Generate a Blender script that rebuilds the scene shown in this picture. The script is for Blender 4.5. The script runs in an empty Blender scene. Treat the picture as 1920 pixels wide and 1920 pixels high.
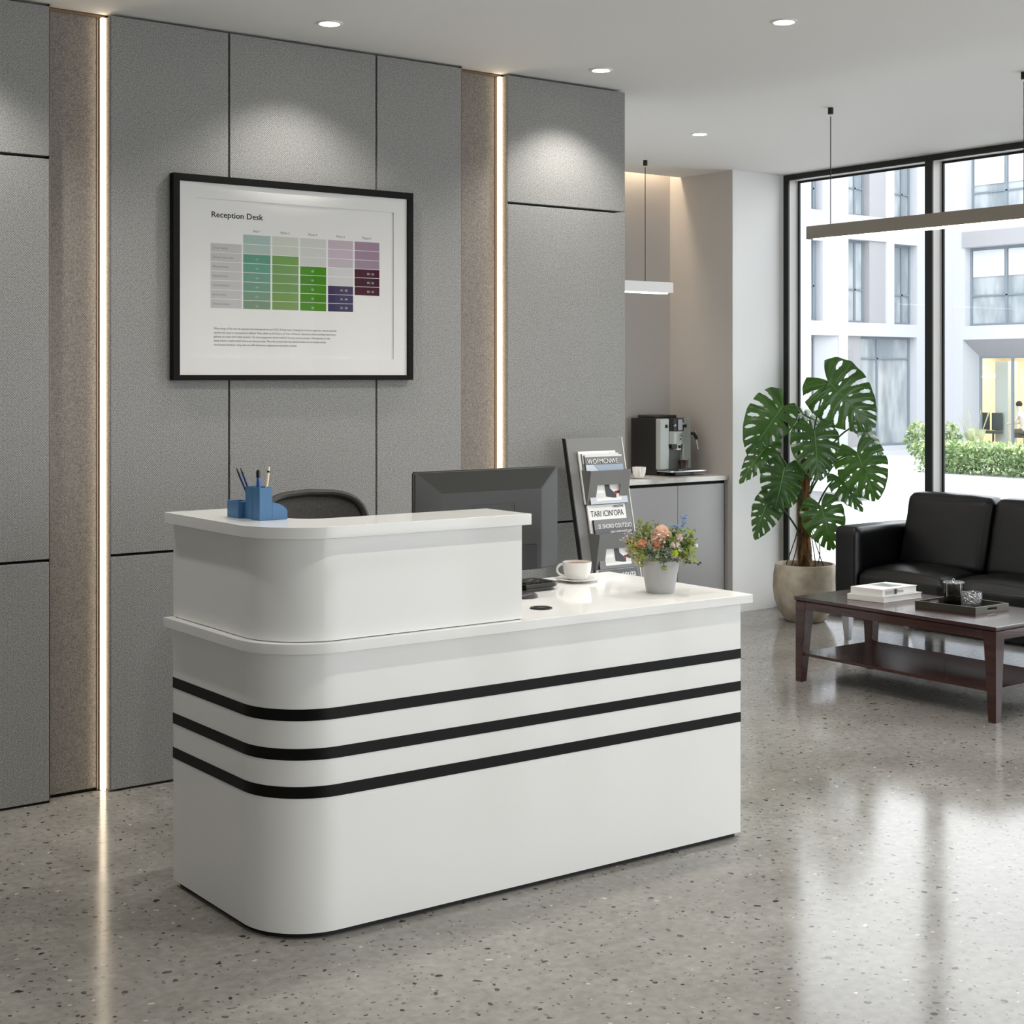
import bpy, bmesh, math, random
from mathutils import Vector, Matrix, noise
random.seed(7)
sc = bpy.context.scene
COL = sc.collection
R = math.radians

# ------------------------------------------------------------------ camera
cam_d = bpy.data.cameras.new('camera'); cam = bpy.data.objects.new('camera', cam_d); COL.objects.link(cam)
cam.location = (0, 0, 1.4)
cam.rotation_euler = (R(90), 0, R(53.0304 - 90))
cam_d.sensor_width = 36; cam_d.sensor_fit = 'HORIZONTAL'
cam_d.lens = 2828.21 / 1920 * 36
cam_d.shift_y = -(960 - 705.98) / 1920
cam_d.clip_end = 300
sc.camera = cam

# ------------------------------------------------------------------ light and exposure
vs = sc.view_settings
sc.display_settings.display_device = 'sRGB'
vs.view_transform = 'Standard'; vs.look = 'None'; vs.gamma = 1; vs.use_curve_mapping = False
vs.exposure = 0.0
cy = sc.cycles
cy.use_denoising = True
cy.max_bounces = 10; cy.diffuse_bounces = 5; cy.glossy_bounces = 5; cy.transmission_bounces = 8; cy.transparent_max_bounces = 16
cy.caustics_reflective = False; cy.caustics_refractive = False
cy.sample_clamp_indirect = 6.0
cy.use_adaptive_sampling = True; cy.adaptive_threshold = 0.01

SKY = 4.6
w = bpy.data.worlds.new('overcast_sky'); sc.world = w; w.use_nodes = True
bg = w.node_tree.nodes['Background']; bg.inputs[0].default_value = (0.94, 0.97, 1.0, 1); bg.inputs[1].default_value = SKY

def area_light(name, loc, rot, sx, sy, power, color=(1, 1, 1), portal=False, spread=180):
    d = bpy.data.lights.new(name, 'AREA'); d.shape = 'RECTANGLE'; d.size = sx; d.size_y = sy; d.energy = power; d.color = color
    d.spread = R(spread)
    if portal: d.cycles.is_portal = True
    o = bpy.data.objects.new(name, d); COL.objects.link(o); o.location = loc; o.rotation_euler = rot
    return o
# daylight portals at the window wall and the added front opening
area_light('window_portal', (7.02, 1.55, 1.3), (0, R(90), 0), 2.5, 9.5, 1, portal=True)
area_light('window_portal', (4.5, -3.6, 1.3), (R(90), 0, 0), 4.4, 2.5, 1, portal=True)

# ------------------------------------------------------------------ helpers
def lin(c):
    def f(v):
        v /= 255.0
        return v / 12.92 if v <= 0.04045 else ((v + 0.055) / 1.055) ** 2.4
    return tuple(f(v) for v in c)

MATS = {}
def mat(name, col, rough=0.5, metal=0.0, spec=0.5, coat=0.0, emis=None, estr=0.0, trans=0.0, ior=1.45, srgb=True):
    if name in MATS: return MATS[name]
    m = bpy.data.materials.new(name); m.use_nodes = True
    p = m.node_tree.nodes['Principled BSDF']
    c = lin(col) if srgb else col
    p.inputs['Base Color'].default_value = (*c, 1)
    p.inputs['Roughness'].default_value = rough
    p.inputs['Metallic'].default_value = metal
    p.inputs['Specular IOR Level'].default_value = spec
    p.inputs['Coat Weight'].default_value = coat
    p.inputs['Coat Roughness'].default_value = 0.05
    p.inputs['Transmission Weight'].default_value = trans
    p.inputs['IOR'].default_value = ior
    if emis:
        p.inputs['Emission Color'].default_value = (*emis, 1); p.inputs['Emission Strength'].default_value = estr
    MATS[name] = m
    return m

def nodes(m): return m.node_tree.nodes, m.node_tree.links, m.node_tree.nodes['Principled BSDF']

def add_noise_color(m, cA, cB, scale, detail=4, lo=0.35, hi=0.65, rough=None, bump=0.0, bscale=None, stretch=(1, 1, 1)):
    N, L, p = nodes(m)
    tc = N.new('ShaderNodeTexCoord'); mp = N.new('ShaderNodeMapping'); mp.inputs['Scale'].default_value = stretch
    L.new(tc.outputs['Object'], mp.inputs['Vector'])
    n = N.new('ShaderNodeTexNoise'); n.inputs['Scale'].default_value = scale; n.inputs['Detail'].default_value = detail
    L.new(mp.outputs['Vector'], n.inputs['Vector'])
    r = N.new('ShaderNodeValToRGB'); r.color_ramp.elements[0].position = lo; r.color_ramp.elements[1].position = hi
    r.color_ramp.elements[0].color = (*lin(cA), 1); r.color_ramp.elements[1].color = (*lin(cB), 1)
    L.new(n.outputs['Fac'], r.inputs['Fac']); L.new(r.outputs['Color'], p.inputs['Base Color'])
    if rough:
        mr = N.new('ShaderNodeMapRange'); mr.inputs['To Min'].default_value = rough[0]; mr.inputs['To Max'].default_value = rough[1]
        L.new(n.outputs['Fac'], mr.inputs['Value']); L.new(mr.outputs['Result'], p.inputs['Roughness'])
    if bump:
        n2 = N.new('ShaderNodeTexNoise'); n2.inputs['Scale'].default_value = bscale or scale * 4; n2.inputs['Detail'].default_value = 3
        L.new(mp.outputs['Vector'], n2.inputs['Vector'])
        b = N.new('ShaderNodeBump'); b.inputs['Strength'].default_value = bump; b.inputs['Distance'].default_value = 0.004
        L.new(n2.outputs['Fac'], b.inputs['Height']); L.new(b.outputs['Normal'], p.inputs['Normal'])
    return m

# ---- materials of the place
def fabric(name, base, dark, light):
    m = mat(name, base, 0.85, spec=0.25)
    N, L, p = nodes(m)
    tc = N.new('ShaderNodeTexCoord')
    # two crossing sets of diagonal threads
    mp = N.new('ShaderNodeMapping'); mp.inputs['Rotation'].default_value = (0, R(45), 0)
    L.new(tc.outputs['Object'], mp.inputs['Vector'])
    wv = N.new('ShaderNodeTexWave'); wv.bands_direction = 'X'; wv.inputs['Scale'].default_value = 55; wv.inputs['Distortion'].default_value = 2.2
    wv.inputs['Detail'].default_value = 2; wv.inputs['Detail Scale'].default_value = 6
    wz = N.new('ShaderNodeTexWave'); wz.bands_direction = 'Z'; wz.inputs['Scale'].default_value = 55; wz.inputs['Distortion'].default_value = 2.2
    wz.inputs['Detail'].default_value = 2; wz.inputs['Detail Scale'].default_value = 6
    L.new(mp.outputs['Vector'], wv.inputs['Vector']); L.new(mp.outputs['Vector'], wz.inputs['Vector'])
    mx = N.new('ShaderNodeMath'); mx.operation = 'MULTIPLY'
    L.new(wv.outputs['Fac'], mx.inputs[0]); L.new(wz.outputs['Fac'], mx.inputs[1])
    n = N.new('ShaderNodeTexNoise'); n.inputs['Scale'].default_value = 210; n.inputs['Detail'].default_value = 2
    L.new(tc.outputs['Object'], n.inputs['Vector'])
    ad = N.new('ShaderNodeMath'); ad.operation = 'MULTIPLY_ADD'; ad.inputs[1].default_value = 0.55
    L.new(mx.outputs[0], ad.inputs[0]); L.new(n.outputs['Fac'], ad.inputs[2])
    r = N.new('ShaderNodeValToRGB'); r.color_ramp.elements[0].position = 0.36; r.color_ramp.elements[1].position = 0.95
    r.color_ramp.elements[0].color = (*lin(dark), 1); r.color_ramp.elements[1].color = (*lin(light), 1)
    L.new(ad.outputs[0], r.inputs['Fac']); L.new(r.outputs['Color'], p.inputs['Base Color'])
    b = N.new('ShaderNodeBump'); b.inputs['Strength'].default_value = 0.35; b.inputs['Distance'].default_value = 0.002
    L.new(ad.outputs[0], b.inputs['Height']); L.new(b.outputs['Normal'], p.inputs['Normal'])
    return m
M_fabric = fabric('grey_woven_fabric', (140, 140, 138), (112, 112, 110), (172, 172, 170))
M_taupe = fabric('taupe_woven_fabric', (132, 127, 120), (104, 100, 95), (158, 152, 145))

def floor_material():
    m = mat('polished_concrete', (150, 148, 143), 0.2, spec=0.20)
    N, L, p = nodes(m)
    tc = N.new('ShaderNodeTexCoord')
    n1 = N.new('ShaderNodeTexNoise'); n1.inputs['Scale'].default_value = 1.6; n1.inputs['Detail'].default_value = 8; n1.inputs['Roughness'].default_value = 0.65
    L.new(tc.outputs['Object'], n1.inputs['Vector'])
    r1 = N.new('ShaderNodeValToRGB'); r1.color_ramp.elements[0].position = 0.3; r1.color_ramp.elements[1].position = 0.72
    r1.color_ramp.elements[0].color = (*lin((123, 119, 113)), 1); r1.color_ramp.elements[1].color = (*lin((161, 158, 152)), 1)
    L.new(n1.outputs['Fac'], r1.inputs['Fac'])
    n2 = N.new('ShaderNodeTexNoise'); n2.inputs['Scale'].default_value = 38; n2.inputs['Detail'].default_value = 4
    L.new(tc.outputs['Object'], n2.inputs['Vector'])
    mix0 = N.new('ShaderNodeMix'); mix0.data_type = 'RGBA'; mix0.blend_type = 'OVERLAY'; mix0.inputs['Factor'].default_value = 0.35
    L.new(r1.outputs['Color'], mix0.inputs['A']); L.new(n2.outputs['Color'], mix0.inputs['B'])
    bw = N.new('ShaderNodeRGBToBW'); L.new(n2.outputs['Fac'], bw.inputs['Color']); L.new(bw.outputs['Val'], mix0.inputs['B'])
    prev = mix0.outputs['Result']
    # warped coordinates so that the aggregate chips are irregular
    nw = N.new('ShaderNodeTexNoise'); nw.inputs['Scale'].default_value = 30; nw.inputs['Detail'].default_value = 2
    L.new(tc.outputs['Object'], nw.inputs['Vector'])
    vm = N.new('ShaderNodeVectorMath'); vm.operation = 'SCALE'; vm.inputs['Scale'].default_value = 0.03
    L.new(nw.outputs['Color'], vm.inputs[0])
    va = N.new('ShaderNodeVectorMath'); va.operation = 'ADD'
    L.new(tc.outputs['Object'], va.inputs[0]); L.new(vm.outputs['Vector'], va.inputs[1])
    def specks(scale, thr_lo, thr_hi, keep, color, off):
        nonlocal prev
        mp = N.new('ShaderNodeMapping'); mp.inputs['Location'].default_value = off
        L.new(va.outputs['Vector'], mp.inputs['Vector'])
        v = N.new('ShaderNodeTexVoronoi'); v.inputs['Scale'].default_value = scale; v.feature = 'F1'; v.voronoi_dimensions = '2D'
        L.new(mp.outputs['Vector'], v.inputs['Vector'])
        sep = N.new('ShaderNodeSeparateColor'); L.new(v.outputs['Color'], sep.inputs['Color'])
        size = N.new('ShaderNodeMapRange'); size.inputs['From Min'].default_value = keep; size.inputs['From Max'].default_value = 1
        size.inputs['To Min'].default_value = thr_lo; size.inputs['To Max'].default_value = thr_hi; size.clamp = False
        L.new(sep.outputs['Red'], size.inputs['Value'])
        lt = N.new('ShaderNodeMath'); lt.operation = 'LESS_THAN'; L.new(v.outputs['Distance'], lt.inputs[0]); L.new(size.outputs['Result'], lt.inputs[1])
        kp = N.new('ShaderNodeMath'); kp.operation = 'GREATER_THAN'; L.new(sep.outputs['Red'], kp.inputs[0]); kp.inputs[1].default_value = keep
        mu = N.new('ShaderNodeMath'); mu.operation = 'MULTIPLY'; L.new(lt.outputs[0], mu.inputs[0]); L.new(kp.outputs[0], mu.inputs[1])
        op = N.new('ShaderNodeMath'); op.operation = 'MULTIPLY_ADD'; op.inputs[1].default_value = 0.5; op.inputs[2].default_value = 0.5
        L.new(sep.outputs['Green'], op.inputs[0])
        mu2 = N.new('ShaderNodeMath'); mu2.operation = 'MULTIPLY'; L.new(mu.outputs[0], mu2.inputs[0]); L.new(op.outputs[0], mu2.inputs[1])
        mx = N.new('ShaderNodeMix'); mx.data_type = 'RGBA'
        L.new(mu2.outputs[0], mx.inputs['Factor']); L.new(prev, mx.inputs['A']); mx.inputs['B'].default_value = (*lin(color), 1)
        prev = mx.outputs['Result']
    specks(16, 0.02, 0.13, 0.55, (28, 26, 25), (0, 0, 0))
    specks(40, 0.03, 0.19, 0.62, (38, 36, 34), (3.1, 1.7, 0))
    specks(20, 0.02, 0.11, 0.84, (206, 202, 194), (7.7, 2.2, 0))
    specks(30, 0.05, 0.22, 0.78, (116, 112, 106), (1.7, 9.2, 0))
    L.new(prev, p.inputs['Base Color'])
    mr = N.new('ShaderNodeMapRange'); mr.inputs['From Min'].default_value = 0.3; mr.inputs['From Max'].default_value = 0.7
    mr.inputs['To Min'].default_value = 0.09; mr.inputs['To Max'].default_value = 0.17
    L.new(n1.outputs['Fac'], mr.inputs['Value']); L.new(mr.outputs['Result'], p.inputs['Roughness'])
    return m
M_floor = floor_material()

M_white_wall = mat('white_painted_plaster', (240, 240, 238), 0.7, spec=0.3)
M_ceiling = mat('white_ceiling_paint', (236, 235, 232), 0.8, spec=0.2)
M_warm_grey = mat('warm_grey_plaster', (192, 188, 184), 0.7, spec=0.3)
M_grey_wall = mat('grey_painted_plaster', (228, 226, 222), 0.7, spec=0.3)
M_core = mat('black_shadow_gap', (22, 22, 21), 0.8, spec=0.2)
M_bronze = mat('bronze_edge_trim', (120, 96, 74), 0.4, metal=0.6)
M_laminate = mat('white_gloss_laminate', (236, 236, 233), 0.07, spec=0.5)
M_stripe = mat('black_gloss_inlay', (10, 10, 9), 0.35, spec=0.2)
M_plinth = mat('dark_plinth', (16, 15, 14), 0.6)
M_frame_dark = mat('charcoal_window_metal', (34, 35, 34), 0.45, spec=0.4)
M_frame_light = mat('pale_anodised_metal', (224, 223, 219), 0.5, spec=0.4)
M_gasket = mat('black_rubber_gasket', (10, 10, 10), 0.6)
M_black_frame = mat('black_wood_frame', (13, 13, 12), 0.6, spec=0.15)
M_leather = add_noise_color(mat('black_leather', (12, 12, 13), 0.38, spec=0.5), (10, 10, 11), (15, 15, 16), 5, rough=(0.25, 0.38), bump=0.2, bscale=260)
M_chrome = mat('brushed_steel', (205, 206, 208), 0.25, metal=1.0)
M_dark_plastic = mat('dark_grey_plastic', (52, 52, 50), 0.42)
M_black_plastic = mat('black_plastic', (18, 18, 18), 0.35)
M_rack = mat('dark_grey_powder_coat', (122, 122, 120), 0.42, spec=0.45)
M_porcelain = mat('white_porcelain', (240, 238, 234), 0.12, spec=0.5)
M_coffee = mat('coffee_crema', (120, 78, 44), 0.3)
M_paper = mat('white_paper', (246, 245, 242), 0.7, spec=0.2)
M_ink = mat('dark_ink', (48, 48, 48), 0.7, spec=0.2)
M_ink_pale = mat('pale_grey_ink', (150, 150, 148), 0.7, spec=0.2)
M_cabinet = mat('grey_matt_lacquer', (164, 164, 163), 0.4, spec=0.4)
M_marble = add_noise_color(mat('white_veined_stone', (226, 222, 216), 0.25), (176, 172, 166), (232, 229, 224), 3.5, detail=9, lo=0.34, hi=0.5)
M_silver = mat('silver_machine_body', (178, 184, 180), 0.42, metal=0.35)
M_bluepot = mat('blue_plastic', (62, 108, 150), 0.38, spec=0.5)
M_flowerpot = mat('grey_matt_ceramic', (158, 158, 157), 0.55)

def wood_material():
    m = mat('dark_mahogany', (62, 34, 28), 0.25, spec=0.5, coat=0.3)
    add_noise_color(m, (48, 25, 21), (66, 36, 30), 6, detail=4, stretch=(5, 0.6, 5))
    return m
M_wood = wood_material()
M_concrete_pot = add_noise_color(mat('weathered_stone_pot', (178, 168, 150), 0.75, spec=0.25), (158, 147, 128), (200, 191, 174), 9, detail=8, bump=0.3, bscale=60)
M_bark = add_noise_color(mat('fibrous_bark', (92, 66, 42), 0.85, spec=0.2), (56, 38, 24), (140, 104, 66), 60, detail=6, stretch=(1, 1, 0.22), bump=0.8, bscale=120)
M_soil = add_noise_color(mat('potting_soil', (74, 56, 42), 0.9, spec=0.1), (48, 36, 27), (98, 76, 58), 70)

def leaf_material(name, cA, cB, rough=0.32, tl=0.3, scale=14):
    m = mat(name, cA, rough, spec=0.5)
    add_noise_color(m, cA, cB, scale)
    N, L, p = nodes(m)
    out = N['Material Output']
    t = N.new('ShaderNodeBsdfTranslucent'); t.inputs['Color'].default_value = (*lin((104, 150, 52)), 1)
    mx = N.new('ShaderNodeMixShader'); mx.inputs[0].default_value = tl
    L.new(p.outputs[0], mx.inputs[1]); L.new(t.outputs[0], mx.inputs[2]); L.new(mx.outputs[0], out.inputs['Surface'])
    return m
M_leaf = leaf_material('deep_green_leaf', (30, 60, 26), (46, 82, 36), rough=0.27, tl=0.14)
M_rib = mat('pale_leaf_rib', (112, 148, 84), 0.45)
M_petiole = mat('green_leaf_stalk', (52, 78, 40), 0.45)

def thin_glass(name, tint=(0.93, 0.95, 0.95), refl=0.9, ior=1.35):
    m = bpy.data.materials.new(name); m.use_nodes = True
    N = m.node_tree.nodes; L = m.node_tree.links
    N.remove(N['Principled BSDF']); out = N['Material Output']
    tr = N.new('ShaderNodeBsdfTransparent'); tr.inputs[0].default_value = (*tint, 1)
    gl = N.new('ShaderNodeBsdfGlossy'); gl.inputs['Roughness'].default_value = 0.0; gl.inputs[0].default_value = (refl, refl, refl, 1)
    fr = N.new('ShaderNodeFresnel'); fr.inputs['IOR'].default_value = ior
    mx = N.new('ShaderNodeMixShader')
    L.new(fr.outputs[0], mx.inputs[0]); L.new(tr.outputs[0], mx.inputs[1]); L.new(gl.outputs[0], mx.inputs[2]); L.new(mx.outputs[0], out.inputs['Surface'])
    MATS[name] = m
    return m
M_pane = thin_glass('clear_window_glass', (0.95, 0.96, 0.96), ior=1.24)
M_pictureglass = thin_glass('picture_glass', (0.985, 0.985, 0.985), ior=1.12)
M_crystal = mat('cut_crystal', (250, 250, 250), 0.06, trans=0.86, ior=1.5)
def cut_pattern():
    N, L, p = nodes(M_crystal)
    tc = N.new('ShaderNodeTexCoord'); v = N.new('ShaderNodeTexVoronoi'); v.inputs['Scale'].default_value = 130
    L.new(tc.outputs['Object'], v.inputs['Vector'])
    b = N.new('ShaderNodeBump'); b.inputs['Strength'].default_value = 1.0; b.inputs['Distance'].default_value = 0.006
    L.new(v.outputs['Distance'], b.inputs['Height']); L.new(b.outputs['Normal'], p.inputs['Normal'])
cut_pattern()
M_glass = mat('clear_glass', (250, 250, 250), 0.02, trans=1.0, ior=1.45)

def emitter(name, col, strength):
    return mat(name, (255, 255, 255), 0.5, emis=col, estr=strength)
M_strip = emitter('warm_led_diffuser', (1.0, 0.83, 0.60), 6.0)
M_down = emitter('downlight_diffuser', (1.0, 0.94, 0.85), 12.0)
M_bar = emitter('pendant_diffuser', (1.0, 0.95, 0.88), 5.0)

# ---- mesh builder
class MB:
    def __init__(s): s.me = bmesh.new(); s.mi = 0
    def _merge(s, b, M=None):
        if M is not None: bmesh.ops.transform(b, matrix=M, verts=b.verts[:])
        for f in b.faces: f.material_index = s.mi
        t = bpy.data.meshes.new('tmp'); b.to_mesh(t); b.free(); s.me.from_mesh(t); bpy.data.meshes.remove(t)
        return s
    def m(s, i): s.mi = i; return s
    def box(s, x0, x1, y0, y1, z0, z1, b=0.0, seg=2, M=None):
        bm = bmesh.new(); bmesh.ops.create_cube(bm, size=1)
        for v in bm.verts: v.co = Vector(((x0 + x1) / 2 + v.co.x * (x1 - x0), (y0 + y1) / 2 + v.co.y * (y1 - y0), (z0 + z1) / 2 + v.co.z * (z1 - z0)))
        if b > 0: bmesh.ops.bevel(bm, geom=bm.edges[:], offset=b, segments=seg, affect='EDGES', profile=0.5)
        return s._merge(bm, M)
    def prism(s, pts, z0, z1, b=0.0, seg=2, axis='z', M=None):
        bm = bmesh.new()
        def P(p, h): return {'z': (p[0], p[1], h), 'y': (p[0], h, p[1]), 'x': (h, p[0], p[1])}[axis]
        v0 = [bm.verts.new(P(p, z0)) for p in pts]; v1 = [bm.verts.new(P(p, z1)) for p in pts]
        n = len(pts); bm.faces.new(v0[::-1]); top = bm.faces.new(v1)
        for i in range(n): bm.faces.new((v0[i], v0[(i + 1) % n], v1[(i + 1) % n], v1[i]))
        bmesh.ops.recalc_face_normals(bm, faces=bm.faces[:])
        if b > 0:
            e = [e for e in bm.edges if (e.verts[0] in v0 and e.verts[1] in v0) or (e.verts[0] in v1 and e.verts[1] in v1)]
            bmesh.ops.bevel(bm, geom=e, offset=b, segments=seg, affect='EDGES', profile=0.5)
        return s._merge(bm, M)
    def lathe(s, prof, c=(0, 0, 0), n=40, M=None):
        bm = bmesh.new(); rings = []
        for r, z in prof:
            if r < 1e-6: rings.append([bm.verts.new((c[0], c[1], c[2] + z))])
            else: rings.append([bm.verts.new((c[0] + r * math.cos(2 * math.pi * i / n), c[1] + r * math.sin(2 * math.pi * i / n), c[2] + z)) for i in range(n)])
        for a, b in zip(rings, rings[1:]):
            if len(a) == 1 and len(b) == 1: continue
            for i in range(n):
                j = (i + 1) % n
                if len(a) == 1: bm.faces.new((a[0], b[j], b[i]))
                elif len(b) == 1: bm.faces.new((a[i], a[j], b[0]))
                else: bm.faces.new((a[i], a[j], b[j], b[i]))
        bmesh.ops.recalc_face_normals(bm, faces=bm.faces[:])
        return s._merge(bm, M)
    def cyl(s, x, y, z0, z1, r, n=24, r2=None):
        r2 = r if r2 is None else r2
        return s.lathe([(0, z0), (r, z0), (r2, z1), (0, z1)], (x, y, 0), n)
    def tube(s, path, r, n=8):
        bm = bmesh.new(); path = [Vector(p) for p in path]; k = len(path)
        rr = r if isinstance(r, (list, tuple)) else [r] * k
        rings = []; up = None
        for i, p in enumerate(path):
            t = (path[min(i + 1, k - 1)] - path[max(i - 1, 0)]).normalized()
            if up is None: up = Vector((0, 0, 1)) if abs(t.z) < 0.9 else Vector((1, 0, 0))
            a = t.cross(up).normalized(); b = a.cross(t).normalized(); up = b
            rings.append([bm.verts.new(p + a * math.cos(2 * math.pi * j / n) * rr[i] + b * math.sin(2 * math.pi * j / n) * rr[i]) for j in range(n)])
        for a, b in zip(rings, rings[1:]):
            for j in range(n): bm.faces.new((a[j], a[(j + 1) % n], b[(j + 1) % n], b[j]))
        bm.faces.new(rings[0][::-1]); bm.faces.new(rings[-1])
        bmesh.ops.recalc_face_normals(bm, faces=bm.faces[:])
        return s._merge(bm)
    def ball(s, c, r, sub=2, sc3=(1, 1, 1)):
        bm = bmesh.new(); bmesh.ops.create_icosphere(bm, subdivisions=sub, radius=r)
        for v in bm.verts: v.co = Vector((v.co.x * sc3[0], v.co.y * sc3[1], v.co.z * sc3[2])) + Vector(c)
        return s._merge(bm)
    def quad(s, a, b, c, d):
        bm = bmesh.new(); bm.faces.new([bm.verts.new(p) for p in (a, b, c, d)]); return s._merge(bm)
    def poly(s, pts):
        bm = bmesh.new(); bm.faces.new([bm.verts.new(p) for p in pts]); return s._merge(bm)
    def slab(s, a, b, c, d, t, bev=0.0):
        """a board with the corners a,b,c,d and the thickness t along its normal"""
        a, b, c, d = map(Vector, (a, b, c, d)); n = (b - a).cross(d - a).normalized() * t
        bm = bmesh.new(); v = [bm.verts.new(p) for p in (a, b, c, d, a + n, b + n, c + n, d + n)]
        for f in ((3, 2, 1, 0), (4, 5, 6, 7), (0, 1, 5, 4), (1, 2, 6, 5), (2, 3, 7, 6), (3, 0, 4, 7)): bm.faces.new([v[i] for i in f])
        bmesh.ops.recalc_face_normals(bm, faces=bm.faces[:])
        if bev: bmesh.ops.bevel(bm, geom=bm.edges[:], offset=bev, segments=2, affect='EDGES')
        return s._merge(bm)
    def grid(s, rows, skip=None):
        bm = bmesh.new(); V = [[bm.verts.new(p) for p in r] for r in rows]
        for i in range(len(V) - 1):
            for j in range(len(V[0]) - 1):
                if skip and skip(i, j): continue
                bm.faces.new((V[i][j], V[i][j + 1], V[i + 1][j + 1], V[i + 1][j]))
        loose = [v for v in bm.verts if not v.link_faces]
        for v in loose: bm.verts.remove(v)
        return s._merge(bm)
    def mesh(s, me, M=None):
        bm = bmesh.new(); bm.from_mesh(me); return s._merge(bm, M)

WM = {}
def obj(name, mb, mats, parent=None, smooth=35):
    if not isinstance(mats, (list, tuple)): mats = [mats]
    me = bpy.data.meshes.new(name); mb.me.to_mesh(me); mb.me.free()
    if parent is not None and parent.name in WM: me.transform(WM[parent.name].inverted())
    for mm in mats: me.materials.append(mm)
    if smooth:
        me.polygons.foreach_set('use_smooth', [True] * len(me.polygons)); me.set_sharp_from_angle(angle=R(smooth))
    o = bpy.data.objects.new(name, me); COL.objects.link(o)
    if smooth and smooth <= 45:
        wn = o.modifiers.new('even_normals', 'WEIGHTED_NORMAL'); wn.keep_sharp = True; wn.weight = 50; wn.mode = 'FACE_AREA'
    if parent is not None:
        o.parent = parent
        if parent.name in WM: WM[o.name] = WM[parent.name]
    return o

def tag(o, label, cat, group=None, kind=None):
    o['label'] = label; o['category'] = cat
    if group: o['group'] = group
    if kind: o['kind'] = kind
    return o
def thing(name, label, cat, loc, group=None):
    o = bpy.data.objects.new(name, None); COL.objects.link(o); o.location = loc; o.empty_display_size = 0.05
    WM[o.name] = Matrix.Translation(Vector(loc))
    return tag(o, label, cat, group)
def struct(name, mb, mats, parent=None, smooth=35):
    o = obj(name, mb, mats, parent, smooth); o['kind'] = 'structure'; return o
def dup(root, delta, label):
    def cp(o, par):
        c = o.copy(); COL.objects.link(c)
        if par is not None: c.parent = par
        for ch in o.children: cp(ch, c)
        return c
    c = cp(root, None); c.location = root.location + Vector(delta); c['label'] = label
    WM[c.name] = Matrix.Translation(c.location)
    return c

def text_mesh(body, size, M, align='LEFT', depth=0.0002, wide=1.0, bold=0.0):
    cu = bpy.data.curves.new('lettering', 'FONT'); cu.body = body; cu.size = size; cu.align_x = align; cu.extrude = depth
    cu.space_character = 1.0; cu.offset = bold; cu.resolution_u = 3
    o = bpy.data.objects.new('lettering', cu); COL.objects.link(o)
    dg = bpy.context.evaluated_depsgraph_get()
    me = bpy.data.meshes.new_from_object(o.evaluated_get(dg))
    COL.objects.unlink(o); bpy.data.objects.remove(o)
    me.transform(M @ Matrix.Diagonal((wide, 1, 1, 1)))
    return me
def face_matrix(origin, xdir, updir):
    """lettering plane: local x along xdir, local y along updir, local z out of the plane"""
    x = Vector(xdir).normalized(); y = Vector(updir).normalized(); z = x.cross(y)
    M = Matrix((x, y, z)).transposed().to_4x4(); M.translation = Vector(origin); return M

# ================================================================== THE SETTING
ZC = 2.6243; YW = 4.8668; XS = 6.416; YN = 6.35; YB = 6.889; YE = 6.793; XW = 6.85
XL, YF = -2.6, -3.5
struct('floor', MB().box(XL, 6.95, YF, 7.0, -0.12, 0.0), M_floor, smooth=0)
cl = MB().box(XL, 6.95, YF, YE, ZC, ZC + 0.12)
cl.box(4.0, 6.7, YE, YB + 0.15, ZC + 0.22, ZC + 0.30)          # roof of the light slot over the alcove
cl.box(4.0, 6.7, YE - 0.02, YE, ZC + 0.11, ZC + 0.23)
struct('ceiling', cl, M_ceiling, smooth=0)
# partition that carries the fabric panels
wb = struct('wall_back', MB().box(XL, 4.262, YW + 0.056, YW + 0.17, 0, ZC), M_core, smooth=0)
PB = 0.0025
def panel(x0, x1, z0, z1):
    obj('wall_panel', MB().box(x0, x1, YW, YW + 0.054, z0, z1, PB, 2), M_fabric, wb)
ZT = ZC - 0.009
J1, J2 = 2.1107, 0.7964
for (x0, x1, zs) in [(-0.55, 0.62, (0.008, J2, J1, ZT)), (0.628, 1.763, (0.008, J2, J1 + 0.008, ZT)),
                     (1.974, 2.4075, (0.008, J2, ZT)), (2.4145, 3.0185, (0.008, J2, ZT)), (3.0255, 3.414, (0.008, J2, ZT)),
                     (3.642, 4.269, (0.008, J2, J1 - 0.010, ZT)), (-2.6, -0.558, (0.008, J2, J1, ZT))]:
    for a, b in zip(zs, zs[1:]):
        panel(x0, x1, a + (0.0045 if a > 0.1 else 0), b - (0.0045 if b < 2.5 else 0))
for (x0, x1) in [(1.763, 1.974), (3.414, 3.642)]:
    obj('niche_panel', MB().box(x0 + 0.006, x1 - 0.002, YW + 0.05, YW + 0.0558, 0.012, ZC - 0.012), M_taupe, wb)
    obj('edge_trim', MB().box(x0 + 0.001, x0 + 0.004, YW + 0.002, YW + 0.055, 0.0, ZC - 0.001), M_bronze, wb)
    obj('edge_trim', MB().box(x0 + 0.004, x1 - 0.002, YW + 0.046, YW + 0.0555, ZC - 0.012, ZC - 0.003), M_bronze, wb)
    obj('edge_trim', MB().box(x1 - 0.030, x1 - 0.026, YW + 0.0465, YW + 0.0555, 0.004, ZC - 0.012), M_bronze, wb)
    obj('side_lining', MB().box(x1 - 0.005, x1 - 0.0005, YW + 0.001, YW + 0.055, 0.008, ZC - 0.013), M_taupe, wb)
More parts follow.
